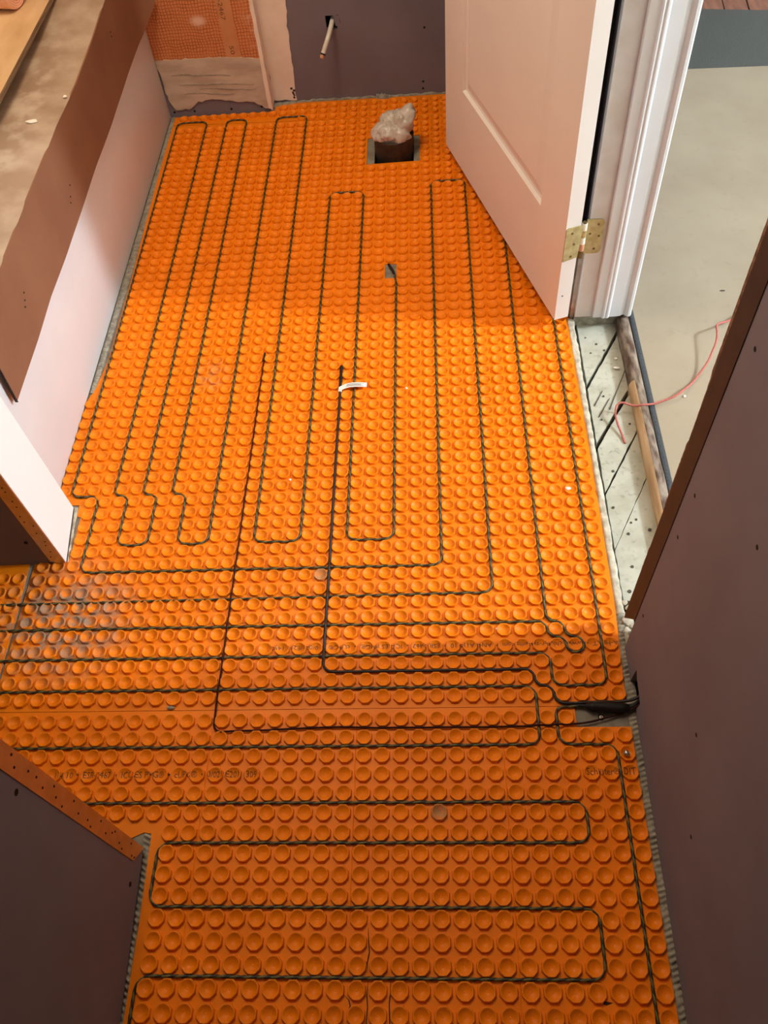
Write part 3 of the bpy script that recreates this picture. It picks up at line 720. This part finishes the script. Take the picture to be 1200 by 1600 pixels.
for c, r0, r1 in CREASES:                       # faint fold lines pressed into the sheet
    n_ = 60; V = []
    for i in range(n_ + 1):
        r = r0 + (r1 - r0) * i / n_; x = c * P + 0.0012 * noise.noise(Vector((c, r * 0.8, 0)))
        V += [(x - 0.0008, r * P, 0.0001), (x, r * P, 0.0008), (x + 0.0008, r * P, 0.0001)]
    mesh('fold_crease', V, [q for i in range(n_) for q in ((3 * i, 3 * i + 1, 3 * i + 4, 3 * i + 3), (3 * i + 1, 3 * i + 2, 3 * i + 5, 3 * i + 4))], M['orange'], mat_l)

# ================================================================ CABLES
def U(*l): return [Vector((c * P, r * P)) for c, r in l]
def Lw(*l): return [Vector((c * P, (r + DY) * P)) for c, r in l]
path = []
path += [Vector((0.4210, -0.3445))] + [Vector((12.6 * P, -11.22 * P)), Vector((12.0 * P, -11.30 * P))]
path += Lw((12, -13), (15, -13), (15, -30), (-9, -30), (-9, -24), (13, -24), (13, -21), (-9, -21), (-9, -18), (13, -18), (13, -16), (-27, -16), (-27, -13), (11, -13))
path += U((11, -10), (-26, -10), (-26, -8), (12, -8), (12, -10), (15, -10), (15, 35), (12, 35), (12, -6), (13, -6), (13, -7), (14, -7), (14, -8), (13, -8), (13, -7), (12, -7), (12, -6),
          (-22.3, -6), (-22.3, -4.2), (9, -4), (9, 38), (6, 38), (6, -2), (-17, -2), (-17, 4), (-19, 4), (-19, 50), (-16, 50), (-16, 4), (-15, 4), (-15, 0), (-13, 0), (-13, 4), (-14, 4),
          (-14, 50), (-12, 50), (-12, 4), (-11, 4), (-11, 0), (-9, 0), (-9, 50), (-6, 50), (-6, 0), (-3, 0), (-3, 37), (0, 37), (0, 0), (3, 0), (3, 24.6), (2.85, 25.4))
f2 = fillet(path, 0.62 * P)
rs = resample([Vector((p.x, p.y, 0)) for p in f2], 0.0024)
cp = []
for i, p in enumerate(rs):
    a = 0.00045
    cp.append(Vector((p.x + a * noise.noise(Vector((p.x * 30, p.y * 30, 0.3))), p.y + a * noise.noise(Vector((p.y * 30, p.x * 30, 7.3))), 0.0036 + 0.0004 * noise.noise(Vector((p.x * 40, p.y * 40, 3))))))
hc = empty('heating_cable', (0.42, -0.345, 0)); tag(hc, 'thin twisted green-black heating cable looping back and forth across the orange mats', 'cable')
under(tube('cable', cp, 0.0023, M['cable'], None, n=8, lobes=0.16, period=0.010), hc)
ec = under(tube('end_cap', resample([Vector((0.0905, 0.7775, 0.004)), Vector((0.084, 0.795, 0.0045)), Vector((0.0725, 0.822, 0.0045))], 0.002), 0.0030, M['black'], None, n=10, radf=lambda t: 0.0016 + 0.0019 * min(1, max(0, (t - 0.18) * 12))), hc)
ec['label'] = 'black end cap lying in a square cut-out'
# splice sleeve and lead
sl = under(tube('splice_sleeve', resample([Vector((0.4060, -0.3430, 0.0042)), Vector((0.430, -0.3470, 0.0075)), Vector((0.470, -0.3500, 0.0078)), Vector((0.489, -0.3500, 0.0070))], 0.002), 0.006, M['black'], None, n=12,
                radf=lambda t: 0.0026 + 0.0060 * min(1, max(0, (t - 0.12) * 7)) - 0.0020 * max(0, (t - 0.88) * 8)), hc)
sl['label'] = 'fat black splice sleeve'
under(tube('power_lead', resample([Vector((0.485, -0.3515, 0.006)), Vector((0.500, -0.345, 0.010)), Vector((0.512, -0.335, 0.020))], 0.002), 0.0034, M['black'], None, n=10), hc)
under(tube('power_lead', resample([Vector((0.470, -0.3560, 0.004)), Vector((0.494, -0.3525, 0.007)), Vector((0.514, -0.336, 0.016))], 0.002), 0.0016, M['black'], None, n=8), hc)
# thick sensor
tp = [Vector((0.512, -0.330)), Vector((0.498, -0.3385)), Vector((14.5 * P, -10.98 * P)), Vector((13.0 * P, -11.05 * P))] + U((12, -11), (12, -10), (11, -10), (11, -9), (-1, -9), (-1, 15.4))
cross_r = (-8, -6, -4, -2)
tpts = []
for p in resample([Vector((v.x, v.y, 0)) for v in fillet(tp, 0.6 * P)], 0.003):
    z = 0.0042
    if abs(p.x + P) < 0.006:
        for r in cross_r:
            d = abs(p.y - r * P)
            if d < 0.012: z = max(z, 0.0042 + 0.0040 * (1 - (d / 0.012) ** 2))
    if p.x > 0.47: z = 0.0042 + (p.x - 0.47) * 0.35
    tpts.append(Vector((p.x + 0.0006 * noise.noise(p * 25), p.y + 0.0006 * noise.noise(p * 25 + Vector((9, 9, 9))), z)))
ts = empty('sensor_cable', (0.50, -0.338, 0)); tag(ts, 'thick black sensor cable with a white paper flag near its tip', 'cable', 'floor sensor cables')
under(tube('wire', tpts, 0.0026, M['blackwire'], None, n=8), ts)
under(tube('probe_tip', resample([Vector((-P, 12.95 * P, 0.0046)), Vector((-P, 15.45 * P, 0.0046))], 0.003), 0.0032, M['black'], None, n=10, radf=lambda t: 0.0036 * (0.6 + 0.4 * min(1, t * 12)) if t < 0.95 else 0.0036 * (1 - (t - 0.95) * 12)), ts)
# paper flag
FX, FY = -P, 12.95 * P
V = []; nF = 10
for i in range(nF + 1):
    f = i / nF; x = FX - 0.003 + f * 0.063; y = FY - 0.0075 + 0.009 * math.sin(min(1, f * 2.2) * math.pi / 2); z = 0.0085 + 0.004 * math.sin(f * 2.6)
    V += [(x, y, z), (x, y + 0.0125, z + 0.0008), (x, y, z - 0.0004), (x, y + 0.0125, z + 0.0004)]
Fc = []
for i in range(nF):
    a = 4 * i; b = a + 4; Fc += [(a, b, b + 1, a + 1), (a + 2, a + 3, b + 3, b + 2), (a, a + 2, b + 2, b), (a + 1, b + 1, b + 3, a + 3)]
Fc += [(0, 1, 3, 2), (4 * nF, 4 * nF + 2, 4 * nF + 3, 4 * nF + 1)]
fl = under(mesh('paper_flag', V, Fc, M['tagwhite'], None), ts); fl['label'] = 'white paper flag'
for k, (f0, f1, o_) in enumerate(((0.28, 0.92, 0.0085), (0.28, 0.80, 0.0055), (0.28, 0.88, 0.0028))):
    V = []
    for i in range(7):
        f = f0 + (f1 - f0) * i / 6; x = FX - 0.003 + f * 0.063; y = FY - 0.0075 + 0.009 * math.sin(min(1, f * 2.2) * math.pi / 2) + o_; z = 0.0085 + 0.004 * math.sin(f * 2.6) + 0.0012
        V += [(x, y, z), (x, y + 0.0009, z)]
    under(mesh('print_line', V, [(2 * i, 2 * i + 2, 2 * i + 3, 2 * i + 1) for i in range(6)], M['tagink'], None), ts)
# clip of flag round the wire
under(tube('flag_wrap', [Vector((FX, FY - 0.0065, 0.0048)), Vector((FX, FY + 0.0055, 0.0048))], 0.0040, M['tagwhite'], None, n=10), ts)
# thin sensor
np_ = [Vector((0.514, -0.342)), Vector((0.497, -0.352)), Vector((0.46, -0.362)), Vector((0.42, -0.3735)), Vector((0.33, (-12 + DY) * P))] + Lw((2.0, -12.0), (0.3, -11.90), (-2.5, -12.02), (-6.95, -12.15)) + U((-6.95, 17.0),)
npts = []
for p in resample([Vector((v.x, v.y, 0)) for v in fillet(np_, 0.45 * P)], 0.003):
    z = 0.0042
    if abs(p.x + 6.95 * P) < 0.006:
        for r in (-10, -8, -6, -4, -2):
            d = abs(p.y - r * P)
            if d < 0.011: z = max(z, 0.0042 + 0.0040 * (1 - (d / 0.011) ** 2))
        if p.y > 0.02: z = 0.0046
    if abs(p.y - (-12 + DY) * P) < 0.01:
        for c in (11, 12):
            d = abs(p.x - c * P)
            if d < 0.011: z = max(z, 0.0042 + 0.0040 * (1 - (d / 0.011) ** 2))
    if p.x > 0.47: z = 0.003 + (p.x - 0.47) * 0.35
    npts.append(Vector((p.x + 0.0012 * noise.noise(p * 14), p.y + 0.0010 * noise.noise(p * 14 + Vector((9, 9, 9))), z)))
tn = empty('sensor_cable', (0.50, -0.35, 0)); tag(tn, 'thin dark red sensor wire left of the thick black one', 'cable', 'floor sensor cables')
under(tube('wire', npts, 0.0018, M['maroon'], None, n=6), tn)
under(tube('probe_tip', resample([Vector((-6.95 * P, 16.2 * P, 0.0042)), Vector((-6.95 * P, 17.1 * P, 0.0042))], 0.003), 0.0024, M['black'], None, n=8), tn)

# screw with washer in the cut-out, plug on the mat
sc = empty('screw', (14.42 * P, -11.80 * P, -0.0022)); tag(sc, 'small white-headed screw with black washer in the grey cut-out', 'screw')
under(disc('washer', (14.42 * P, -11.80 * P, -0.0022), (0, 0, 1), 0.0052, 0.0012, M['black'], None, n=14), sc)
bm = bmesh.new(); bmesh.ops.create_uvsphere(bm, u_segments=12, v_segments=6, radius=0.0034)
for v in bm.verts: v.co.z = v.co.z * 0.5 - 0.0006
bmesh.ops.translate(bm, verts=bm.verts[:], vec=(14.42 * P, -11.80 * P, 0.0))
under(frombm('screw_head', bm, M['chip'], None, smooth=True), sc)
under(disc('socket', (14.42 * P, -11.80 * P, 0.0009), (0, 0, 1), 0.0012, 0.0003, M['dark'], None, n=6), sc)

def pebble(name, label, x, y, z, s, m, cat, sq=0.6, seed=0, stretch=(1, 1)):
    bm = bmesh.new(); bmesh.ops.create_icosphere(bm, subdivisions=2, radius=s)
    for v in bm.verts:
        v.co *= 1 + 0.35 * noise.noise(v.co / s * 1.3 + Vector((seed, 0, 0))); v.co.z *= sq; v.co.x *= stretch[0]; v.co.y *= stretch[1]
    zmin = min(v.co.z for v in bm.verts)
    for v in bm.verts: v.co.z -= zmin
    o = frombm(name, bm, m, None, smooth=True, sharp=40); o.location = (x, y, z); tag(o, label, cat); return o
pebble('plaster_chip', 'white plaster chip on a stud beside the doorway edge', 14.3 * P, 3.5 * P, 0.0036, 0.0042, M['chip'], 'debris', seed=1, stretch=(1.4, 0.8))
pebble('metal_cap', 'small round grey cap on a stud at the right edge of the near mat', 15.42 * P, (-13.55 + DY) * P, 0.0030, 0.0050, M['zinc'], 'cap', 0.9, seed=2)
pebble('plaster_chip', 'tiny pale chip on the mat right of the end cap line', 3.82 * P, 13.0 * P, 0.0, 0.0030, M['chip'], 'debris', seed=3)
pebble('plaster_chip', 'tiny white speck in a stud above the lower cable rows', 9.1 * P, -6.45 * P, 0.003, 0.0022, M['chip'], 'debris', seed=4)
pebble('plaster_chip', 'tiny pale speck left of the thick sensor cable', -4.05 * P, 5.0 * P, 0.0, 0.0026, M['chip'], 'debris', seed=5)
pebble('mortar_crumb', 'grey mortar crumb on the seam near the thin sensor wire', -9.6 * P, -11.02 * P, 0.0, 0.0042, M['mortar'], 'debris', seed=6, stretch=(1.7, 0.8))

# ================================================================ WASTE PIPE AND BAG
pc = Vector((0.0825, 1.3315))
bm = bmesh.new(); prof = [(0.050, -0.24), (0.0555, -0.24), (0.0555, 0.042), (0.0575, 0.046), (0.0575, 0.051), (0.050, 0.051), (0.049, -0.1)]
rings = []
for r, z_ in prof: rings.append([bm.verts.new((pc.x + r * math.cos(2 * math.pi * k / 32), pc.y + r * math.sin(2 * math.pi * k / 32), z_)) for k in range(32)])
for a, b in zip(rings, rings[1:]):
    for k in range(32): bm.faces.new((a[k], a[(k + 1) % 32], b[(k + 1) % 32], b[k]))
wp = frombm('waste_pipe', bm, M['iron'], None, smooth=True, sharp=40); tag(wp, 'dark brown cast-iron waste pipe rising from a square hole in the orange mat', 'pipe')
def bag():
    bm = bmesh.new()
    lobes = [((0.074, 1.322, 0.066), (0.048, 0.044, 0.030)), ((0.050, 1.318, 0.058), (0.032, 0.034, 0.024)), ((0.112, 1.330, 0.084), (0.034, 0.034, 0.036)), ((0.128, 1.336, 0.104), (0.026, 0.026, 0.026)), ((0.085, 1.345, 0.082), (0.044, 0.030, 0.028)), ((0.098, 1.305, 0.060), (0.036, 0.026, 0.024)), ((0.075, 1.33, 0.045), (0.044, 0.044, 0.02))]
    bmesh.ops.create_icosphere(bm, subdivisions=5, radius=1.0)
    ctr = Vector((0.085, 1.328, 0.070))
    for v in bm.verts:
        d = v.co.normalized(); best = 0.005
        for (c, s) in lobes:                           # star-shaped union of ellipsoids seen from the centre
            c = Vector(c); o = ctr - c
            A = sum((d[i] / s[i]) ** 2 for i in range(3)); B = 2 * sum(o[i] * d[i] / s[i] ** 2 for i in range(3)); C = sum((o[i] / s[i]) ** 2 for i in range(3)) - 1
            disc_ = B * B - 4 * A * C
            if disc_ > 0:
                t = (-B + math.sqrt(disc_)) / (2 * A); best = max(best, t)
        q_ = d * 1.6
        cr = abs(noise.noise(q_ * 1.0 + Vector((3, 1, 7)))) * 0.6 + abs(noise.noise(q_ * 2.1)) * 0.4 + abs(noise.noise(q_ * 4.3 + Vector((5, 5, 5)))) * 0.14
        best *= 0.86 + 0.40 * cr
        v.co = ctr + d * best
        v.co.z = max(v.co.z, 0.034)
        if v.co.z < 0.052:
            h = Vector((v.co.x - pc.x, v.co.y - pc.y))
            if h.length > 0.060 and v.co.z < 0.048: pass
    o = frombm('plastic_bag', bm, M['bag'], None, smooth=True, sharp=50)
    return tag(o, 'crumpled translucent plastic bag stuffed into the top of the waste pipe', 'bag')
bag()

# ================================================================ WATER PIPE OUT OF THE WALL
wpe = empty('water_pipe', (-0.090, YB, 0.215)); tag(wpe, 'white plastic water pipe bending out of the purple wall', 'pipe')
pp = [Vector((-0.083, 1.670, 0.226)), Vector((-0.0855, 1.632, 0.225)), Vector((-0.089, 1.604, 0.219)), Vector((-0.096, 1.583, 0.205)), Vector((-0.107, 1.567, 0.186)), Vector((-0.1145, 1.558, 0.171))]
sm = resample(fillet([tuple(v) for v in pp], 0.02), 0.002)
under(tube('pipe', sm, 0.0068, M['pex'], None, n=14), wpe)
dirv = (pp[-1] - pp[-2]).normalized()
under(tube('crimp_ring', [pp[-1] - dirv * 0.001, pp[-1] + dirv * 0.0035], 0.0078, M['black'], None, n=14), wpe)
under(tube('plug', [pp[-1] + dirv * 0.003, pp[-1] + dirv * 0.008, pp[-1] + dirv * 0.0125], 0.0070, M['copper'], None, n=14, radf=lambda t: 0.0072 if t < 0.6 else 0.0050), wpe)

# ================================================================ TUB, CARDBOARD, PLYWOOD, ROLL
TX = -0.612
tub = empty('bathtub', (-0.98, 0.84, 0.0)); tag(tub, 'white bathtub apron along the left under the brown cardboard', 'bathtub')
bm = bmesh.new()
x0, x1, y0, y1, zt = -1.376, TX, 0.104, 1.577, 0.405
def rr(x0, x1, y0, y1, r, z, n=6):
    out = []
    for cx, cy, a0 in ((x1 - r, y1 - r, 0), (x0 + r, y1 - r, 90), (x0 + r, y0 + r, 180), (x1 - r, y0 + r, 270)):
        for k in range(n + 1):
            a = math.radians(a0 + 90 * k / n); out.append((cx + r * math.cos(a), cy + r * math.sin(a), z))
    return out
loops = [rr(x0, x1, y0, y1, 0.002, 0.40), rr(x0, x1, y0, y1, 0.003, zt + 0.008), rr(x0 + 0.004, x1 - 0.004, y0 + 0.004, y1 - 0.004, 0.004, zt + 0.012),
         rr(x0 + 0.07, x1 - 0.07, y0 + 0.08, y1 - 0.09, 0.10, zt + 0.010), rr(x0 + 0.09, x1 - 0.09, y0 + 0.10, y1 - 0.11, 0.11, zt - 0.02), rr(x0 + 0.13, x1 - 0.13, y0 + 0.22, y1 - 0.16, 0.12, 0.10), rr(x0 + 0.17, x1 - 0.17, y0 + 0.26, y1 - 0.20, 0.10, 0.07)]
vl = [[bm.verts.new(v) for v in l] for l in loops]
for a, b in zip(vl, vl[1:]):
    for k in range(len(a)): bm.faces.new((a[k], a[(k + 1) % len(a)], b[(k + 1) % len(a)], b[k]))
bm.faces.new(vl[-1])
under(frombm('basin', bm, M['white_gloss'], None, smooth=True, sharp=40), tub)
under(box('apron', TX - 0.03, TX, y0, y1, 0.001, 0.40, M['white_panel'], None, bevel=0.002), tub)

# cardboard: top sheet + hanging flap, folded over the tub rim
def lerp_tab(tab, y):
    for (a, va), (b, vb) in zip(tab, tab[1:]):
        if y <= b or (b == tab[-1][0]):
            t = (y - a) / (b - a); t = max(min(t, 1.0), -0.5) if y < tab[0][0] else min(t, 1.0)
            return va + (vb - va) * t
foldz = [(0.16, 0.424), (0.38, 0.4275), (0.50, 0.4325), (0.77, 0.438), (0.95, 0.436), (1.14, 0.445), (1.29, 0.459), (1.57, 0.468)]
botz = [(0.166, 0.2505), (0.33, 0.2545), (0.445, 0.2625), (0.576, 0.2615), (0.90, 0.271), (1.08, 0.2705), (1.29, 0.280), (1.494, 0.281), (1.535, 0.303), (1.568, 0.336)]
botx = [(0.166, 0.0), (1.44, 0.0), (1.494, 0.002), (1.535, 0.020), (1.568, 0.043)]
cc = empty('cardboard_cover', (-0.70, 0.86, 0.42)); tag(cc, 'brown cardboard sheet folded over the tub edge', 'cardboard')
ys = [0.166 + (1.570 - 0.166) * i / 70 for i in range(71)]
V = []; Fc = []; nr_ = 7
for y in ys:
    fz = lerp_tab(foldz, y); bz = lerp_tab(botz, y); bx = lerp_tab(botx, y)
    for j in range(nr_):
        f = j / (nr_ - 1); z = fz + (bz - fz) * f
        x = -0.5985 + (bx - 0.0015) * f * f + 0.0015 * noise.noise(Vector((y * 5, f * 2, 1))) * f
        yy = y + (0.016 * (1 - f) if y < 0.17 else 0)
        V.append((x, yy, z))
n0 = len(V)
V += [(a - 0.0035, b, c) for a, b, c in V]
for i in range(len(ys) - 1):
    for j in range(nr_ - 1):
        a = i * nr_ + j; q4 = (a, a + nr_, a + nr_ + 1, a + 1); Fc.append(q4[::-1]); Fc.append(tuple(k + n0 for k in q4))
    a = i * nr_ + nr_ - 1; Fc.append((a, a + nr_, a + nr_ + n0, a + n0)); a = i * nr_; Fc.append((a, a + n0, a + n0 + nr_, a + nr_))
fp = under(mesh('flap', V, Fc, M['card'], None, smooth=True, sharp=40), cc); fp['label'] = 'brown flap hanging over the apron'
# corrugated near edge of the flap
V = []; Fc = []
for j in range(nr_):
    f = j / (nr_ - 1); fz = lerp_tab(foldz, ys[0]); bz = lerp_tab(botz, ys[0]); z = fz + (bz - fz) * f; yy = ys[0] + 0.016 * (1 - f) - 0.0012
    V += [(-0.5978, yy, z), (-0.6030, yy, z), (-0.5978, yy + 0.0018, z - 0.001), (-0.6030, yy + 0.0018, z - 0.001)]
for j in range(nr_ - 1):
    a = 4 * j; b = a + 4; Fc += [(a, b, b + 1, a + 1), (a, a + 2, b + 2, b), (a + 1, b + 1, b + 3, a + 3)]
under(mesh('corrugated_edge', V, Fc, M['card_edge'], None), cc)
V = []; Fc = []
nx = 8
for y in ys:
    fz = lerp_tab(foldz, y)
    for j in range(nx):
        f = j / (nx - 1); x = -0.5985 - f * 0.300
        z = fz + 0.0035 * math.sin(min(1, f * 6) * math.pi / 2) + 0.002 * noise.noise(Vector((x * 12, y * 7, 0)))
        V.append((x, y, z))
n0 = len(V); V += [(a, b, c - 0.0035) for a, b, c in V]
for i in range(len(ys) - 1):
    for j in range(nx - 1):
        a = i * nx + j; q4 = (a, a + 1, a + nx + 1, a + nx); Fc.append(q4[::-1]); Fc.append(tuple(k + n0 for k in q4))
tsx = under(mesh('top_sheet', V, Fc, M['card_top'], None, smooth=True), cc); tsx['label'] = 'upper side of the cardboard, coloured paler as if lit, with dirt streaks'
for y, z in ((1.26, 0.40), (1.255, 0.392), (0.72, 0.335), (0.70, 0.32), (0.69, 0.312), (0.36, 0.345), (0.35, 0.335), (0.34, 0.327)):
    disc('pinprick', (-0.5985, y, z), (1, 0, 0), 0.0018, 0.0016, M['card_edge'], cc, n=6).matrix_parent_inverse = Matrix.Translation(cc.location).inverted()
pw = empty('plywood_sheet', (-0.95, 0.88, 0.462)); tag(pw, 'tan plywood sheet lying over the tub at the top left', 'plywood')
under(prism('board', [(-0.7155, 0.30), (-0.7195, 1.56), (-1.36, 1.56), (-1.36, 0.30)], 0.472, 0.4840, M['ply'], None), pw)
under(prism('edge_plies', [(-0.7145, 0.30), (-0.7185, 1.56), (-0.7205, 1.56), (-0.7165, 0.30)], 0.4722, 0.4836, M['ply_edge'], None), pw)
ro = empty('membrane_roll', (-0.86, 1.27, 0.484)); tag(ro, 'pale orange roll lying on the plywood in the top left corner', 'roll')
rc = Vector((0, 0, 0)); bm = bmesh.new()
ang = math.radians(168); ax = Vector((math.cos(ang), math.sin(ang), 0)); rad = 0.045; c0 = Vector((-0.780, 1.222, 0.4845 + rad))
rings = []; side = ax.cross(Vector((0, 0, 1)))
for t, r in ((0.0, 0.020), (0.0, 0.043), (0.003, 0.045), (0.26, 0.045), (0.26, 0.02)):
    rings.append([bm.verts.new(c0 + ax * t + side * (r * math.cos(2 * math.pi * k / 28)) + Vector((0, 0, 1)) * (r * math.sin(2 * math.pi * k / 28))) for k in range(28)])
for a, b in zip(rings, rings[1:]):
    for k in range(28): bm.faces.new((a[k], a[(k + 1) % 28], b[(k + 1) % 28], b[k]))
under(frombm('roll_body', bm, M['pinkroll'], None, smooth=True, sharp=40), ro)
sp = []
for i in range(110):
    a = i * 0.35; r = 0.012 + 0.00028 * i; sp.append(c0 - ax * 0.0004 + side * (r * math.cos(a)) + Vector((0, 0, 1)) * (r * math.sin(a)))
under(tube('wound_edge', sp, 0.0011, M['pinkroll'], None, n=5), ro)
pebble('plaster_chip', 'white oval plaster flake on the cardboard over the tub', -0.655, 0.788, 0.4415, 0.0085, M['chip'], 'debris', 0.25, seed=8, stretch=(1.5, 0.8))
pebble('plaster_chip', 'small white flake near the fold of the cardboard', -0.607, 0.885, 0.4405, 0.0045, M['chip'], 'debris', 0.35, seed=9)

# ================================================================ DOOR
A = Vector((0.4557, 0.5638, 0.033)); Ud = Vector((-0.29535, 0.95539, 0)); W = 0.7642; H = 2.00; T = 0.033
door = empty('door_1', A, math.atan2(Ud.y, Ud.x)); struct(door, 'white panelled bathroom door standing open', 'door')
PAN = [(0.128, 0.632, 0.215, 0.86), (0.128, 0.632, 1.02, 1.86)]       # u0,u1,z0,z1 local
bm = bmesh.new()
def quad(bm, pts): return bm.faces.new([bm.verts.new(p) for p in pts])
outer = [(0, 0), (W, 0), (W, H), (0, H)]
hol = [[(u0, z0), (u0, z1), (u1, z1), (u1, z0)] for u0, u1, z0, z1 in PAN]
flat = outer + [p for h in hol for p in h]
tr = tessellate_polygon([[Vector((p[0], p[1], 0)) for p in l] for l in [outer] + hol])
for side_y in (0.0, -T):
    vs = [bm.verts.new((p[0], side_y, p[1])) for p in flat]
    for t in tr: bm.faces.new([vs[i] for i in t])
for (a, b) in (((0, 0), (W, 0)), ((W, 0), (W, H)), ((W, H), (0, H)), ((0, H), (0, 0))):
    quad(bm, [(a[0], 0, a[1]), (b[0], 0, b[1]), (b[0], -T, b[1]), (a[0], -T, a[1])])
bmesh.ops.remove_doubles(bm, verts=bm.verts[:], dist=1e-5)
frombm('slab', bm, M['door'], door)
for (u0, u1, z0, z1) in PAN:
    bm = bmesh.new()
    for sgn, base in ((1, 0.0), (-1, -T)):
        lps = []
        for ins, dep in ((0, 0), (0.004, -0.0075), (0.010, -0.0090), (0.020, -0.0070), (0.036, -0.0022), (0.040, -0.0022)):
            y = base + sgn * dep
            lps.append([bm.verts.new(v) for v in ((u0 + ins, y, z0 + ins), (u1 - ins, y, z0 + ins), (u1 - ins, y, z1 - ins), (u0 + ins, y, z1 - ins))])
        for a, b in zip(lps, lps[1:]):
            for k in range(4): bm.faces.new((a[k], a[(k + 1) % 4], b[(k + 1) % 4], b[k]))
        bm.faces.new(lps[-1])
    frombm('panel', bm, M['door'], door)
bp = disc('paint_nick', (-0.0006, -0.012, 0.066), (1, 0, 0), 0.0022, 0.0004, M['nail'], door, n=5)
# hinge (part of the door): two leaves, knuckle, screws
def to_local(v): return Matrix.Rotation(-door.rotation_euler.z, 4, 'Z') @ (Vector(v) - A)
hz0, hz1 = 0.193, 0.277
hg = D.objects.new('hinge', None); COL.objects.link(hg); hg.parent = door; hg['label'] = 'aged brass butt hinge'
def hinge_part(o):
    o.parent = hg; o.matrix_parent_inverse = (Matrix.Translation(A) @ Matrix.Rotation(door.rotation_euler.z, 4, 'Z')).inverted(); return o
def rounded(x0, x1, z0, z1, r, right=True):
    pts = [(x0, z0)]
    for cx, cz, a0 in ((x1 - r, z0 + r, -90), (x1 - r, z1 - r, 0)):
        for k in range(7):
            a = math.radians(a0 + 15 * k); pts.append((cx + r * math.cos(a), cz + r * math.sin(a)))
    pts.append((x0, z1)); return pts
hinge_part(prism('leaf', rounded(0.502, 0.5385, hz0, hz1, 0.010), 0.5895, 0.5925, M['brass'], None, axis='y'))
kn = Vector((0.4955, 0.5800, 0))
for i in range(5):
    z0 = hz0 + (hz1 - hz0) * i / 5; hinge_part(disc('knuckle', (kn.x, kn.y, z0 + 0.0004), (0, 0, 1), 0.0058, (hz1 - hz0) / 5 - 0.0008, (M['brass_dark'], M['copper'], M['chip'], M['brass'], M['chip'])[i], None, n=14))
hinge_part(disc('pin', (kn.x, kn.y, hz0 - 0.002), (0, 0, 1), 0.0042, hz1 - hz0 + 0.005, M['brass_dark'], None, n=12))
# door leaf on the hinge edge (door local x=0 plane)
dl = prism('leaf', [(-T + 0.0002, hz0 - A.z + 0.006), (-0.0004, hz0 - A.z + 0.002), (-0.0004, hz1 - A.z - 0.004), (-0.006, hz1 - A.z), (-T - 0.004, hz1 - A.z)], -0.0022, 0.0002, M['brass'], None, axis='x'); dl.parent = hg
for (y, z) in ((-0.013, 0.012), (-0.017, 0.042), (-0.010, 0.070)):
    o = disc('screw', (-0.0030, y - 0.004, hz0 - A.z + z), (1, 0, 0), 0.0028, 0.0010, M['brass_dark'], None, n=8); o.parent = hg
for x, z in ((0.526, 0.265), (0.530, 0.237), (0.524, 0.205), (0.511, 0.243)):
    hinge_part(disc('screw', (x, 0.5888, z), (0, 1, 0), 0.0027, 0.0010, M['brass_dark'], None, n=8))

# ================================================================ STRING AND BITS IN THE HALL
st = [(0.90, 0.60, 0.012), (0.847, 0.554, 0.018), (0.815, 0.533, 0.030), (0.807, 0.523, 0.034), (0.806, 0.505, 0.034), (0.800, 0.478, 0.031), (0.775, 0.430, 0.018), (0.750, 0.400, 0.006), (0.732, 0.378, 0.004), (0.705, 0.350, 0.014), (0.690, 0.336, 0.014), (0.660, 0.327, 0.010), (0.641, 0.321, 0.0075),
      (0.618, 0.314, 0.0155), (0.600, 0.318, 0.006), (0.578, 0.328, 0.010), (0.567, 0.327, 0.006), (0.561, 0.310, 0.0), (0.562, 0.290, -0.006), (0.569, 0.262, -0.012), (0.572, 0.248, -0.0150), (0.574, 0.236, -0.0155)]
sp2 = resample(fillet(st, 0.012), 0.003)
so_ = tube('pink_string', sp2, 0.0023, M['pink'], None, n=7, lobes=0.12, period=0.008); tag(so_, 'thin pink string curling over the threshold into the hall', 'string')
pebble('wood_splinter', 'small dark splinter on the beige hall floor', 0.862, 0.675, 0.0, 0.0032, M['nail'], 'debris', 0.4, seed=11, stretch=(2.0, 0.7))
pebble('plaster_chip', 'white chip beside the pink string on the hall floor', 0.712, 0.346, 0.0, 0.0032, M['chip'], 'debris', 0.6, seed=12)
for i, (x, y, s) in enumerate(((0.590, 0.482, 0.0035), (0.587, 0.452, 0.0042), (0.575, 0.347, 0.002), (0.588, 0.350, 0.002))):
    lb = ('small white chip highest of the crumbs on the grey planks', 'white curled sliver below the highest crumb on the grey planks', 'pale crumb left of the pair beside the string bend', 'pale crumb right of the pair beside the string bend')[i]
    pebble('plaster_chip', lb, x, y, -0.0165, s, M['chip'], 'debris', 0.5, seed=20 + i, stretch=(1.8 if i == 1 else 1, 0.7))

# ================================================================ LAMPS (above the frame)
def lamp(name, loc, label, rad):
    root = empty(name, (loc[0], loc[1], 2.42)); tag(root, label, 'lamp')
    bm = bmesh.new(); rings = []
    for r, z_ in ((0.06, 2.4195), (0.17, 2.4195), (0.175, 2.405), (0.165, 2.395), (0.02, 2.392)):
        rings.append([bm.verts.new((loc[0] + r * math.cos(2 * math.pi * k / 32), loc[1] + r * math.sin(2 * math.pi * k / 32), z_)) for k in range(32)])
    for a, b in zip(rings, rings[1:]):
        for k in range(32): bm.faces.new((a[k], a[(k + 1) % 32], b[(k + 1) % 32], b[k]))
    under(frombm('canopy', bm, M['lampglass'], None, smooth=True, sharp=40), root)
    under(disc('stem', (loc[0], loc[1], loc[2] + rad), (0, 0, 1), 0.012, 2.395 - loc[2] - rad, M['zinc'], None, n=12), root)
lamp('ceiling_lamp', HALL_LAMP, 'ceiling lamp in the hall', 0.17)
lamp('ceiling_lamp', BATH_LAMP, 'ceiling lamp in the bathroom', 0.29)
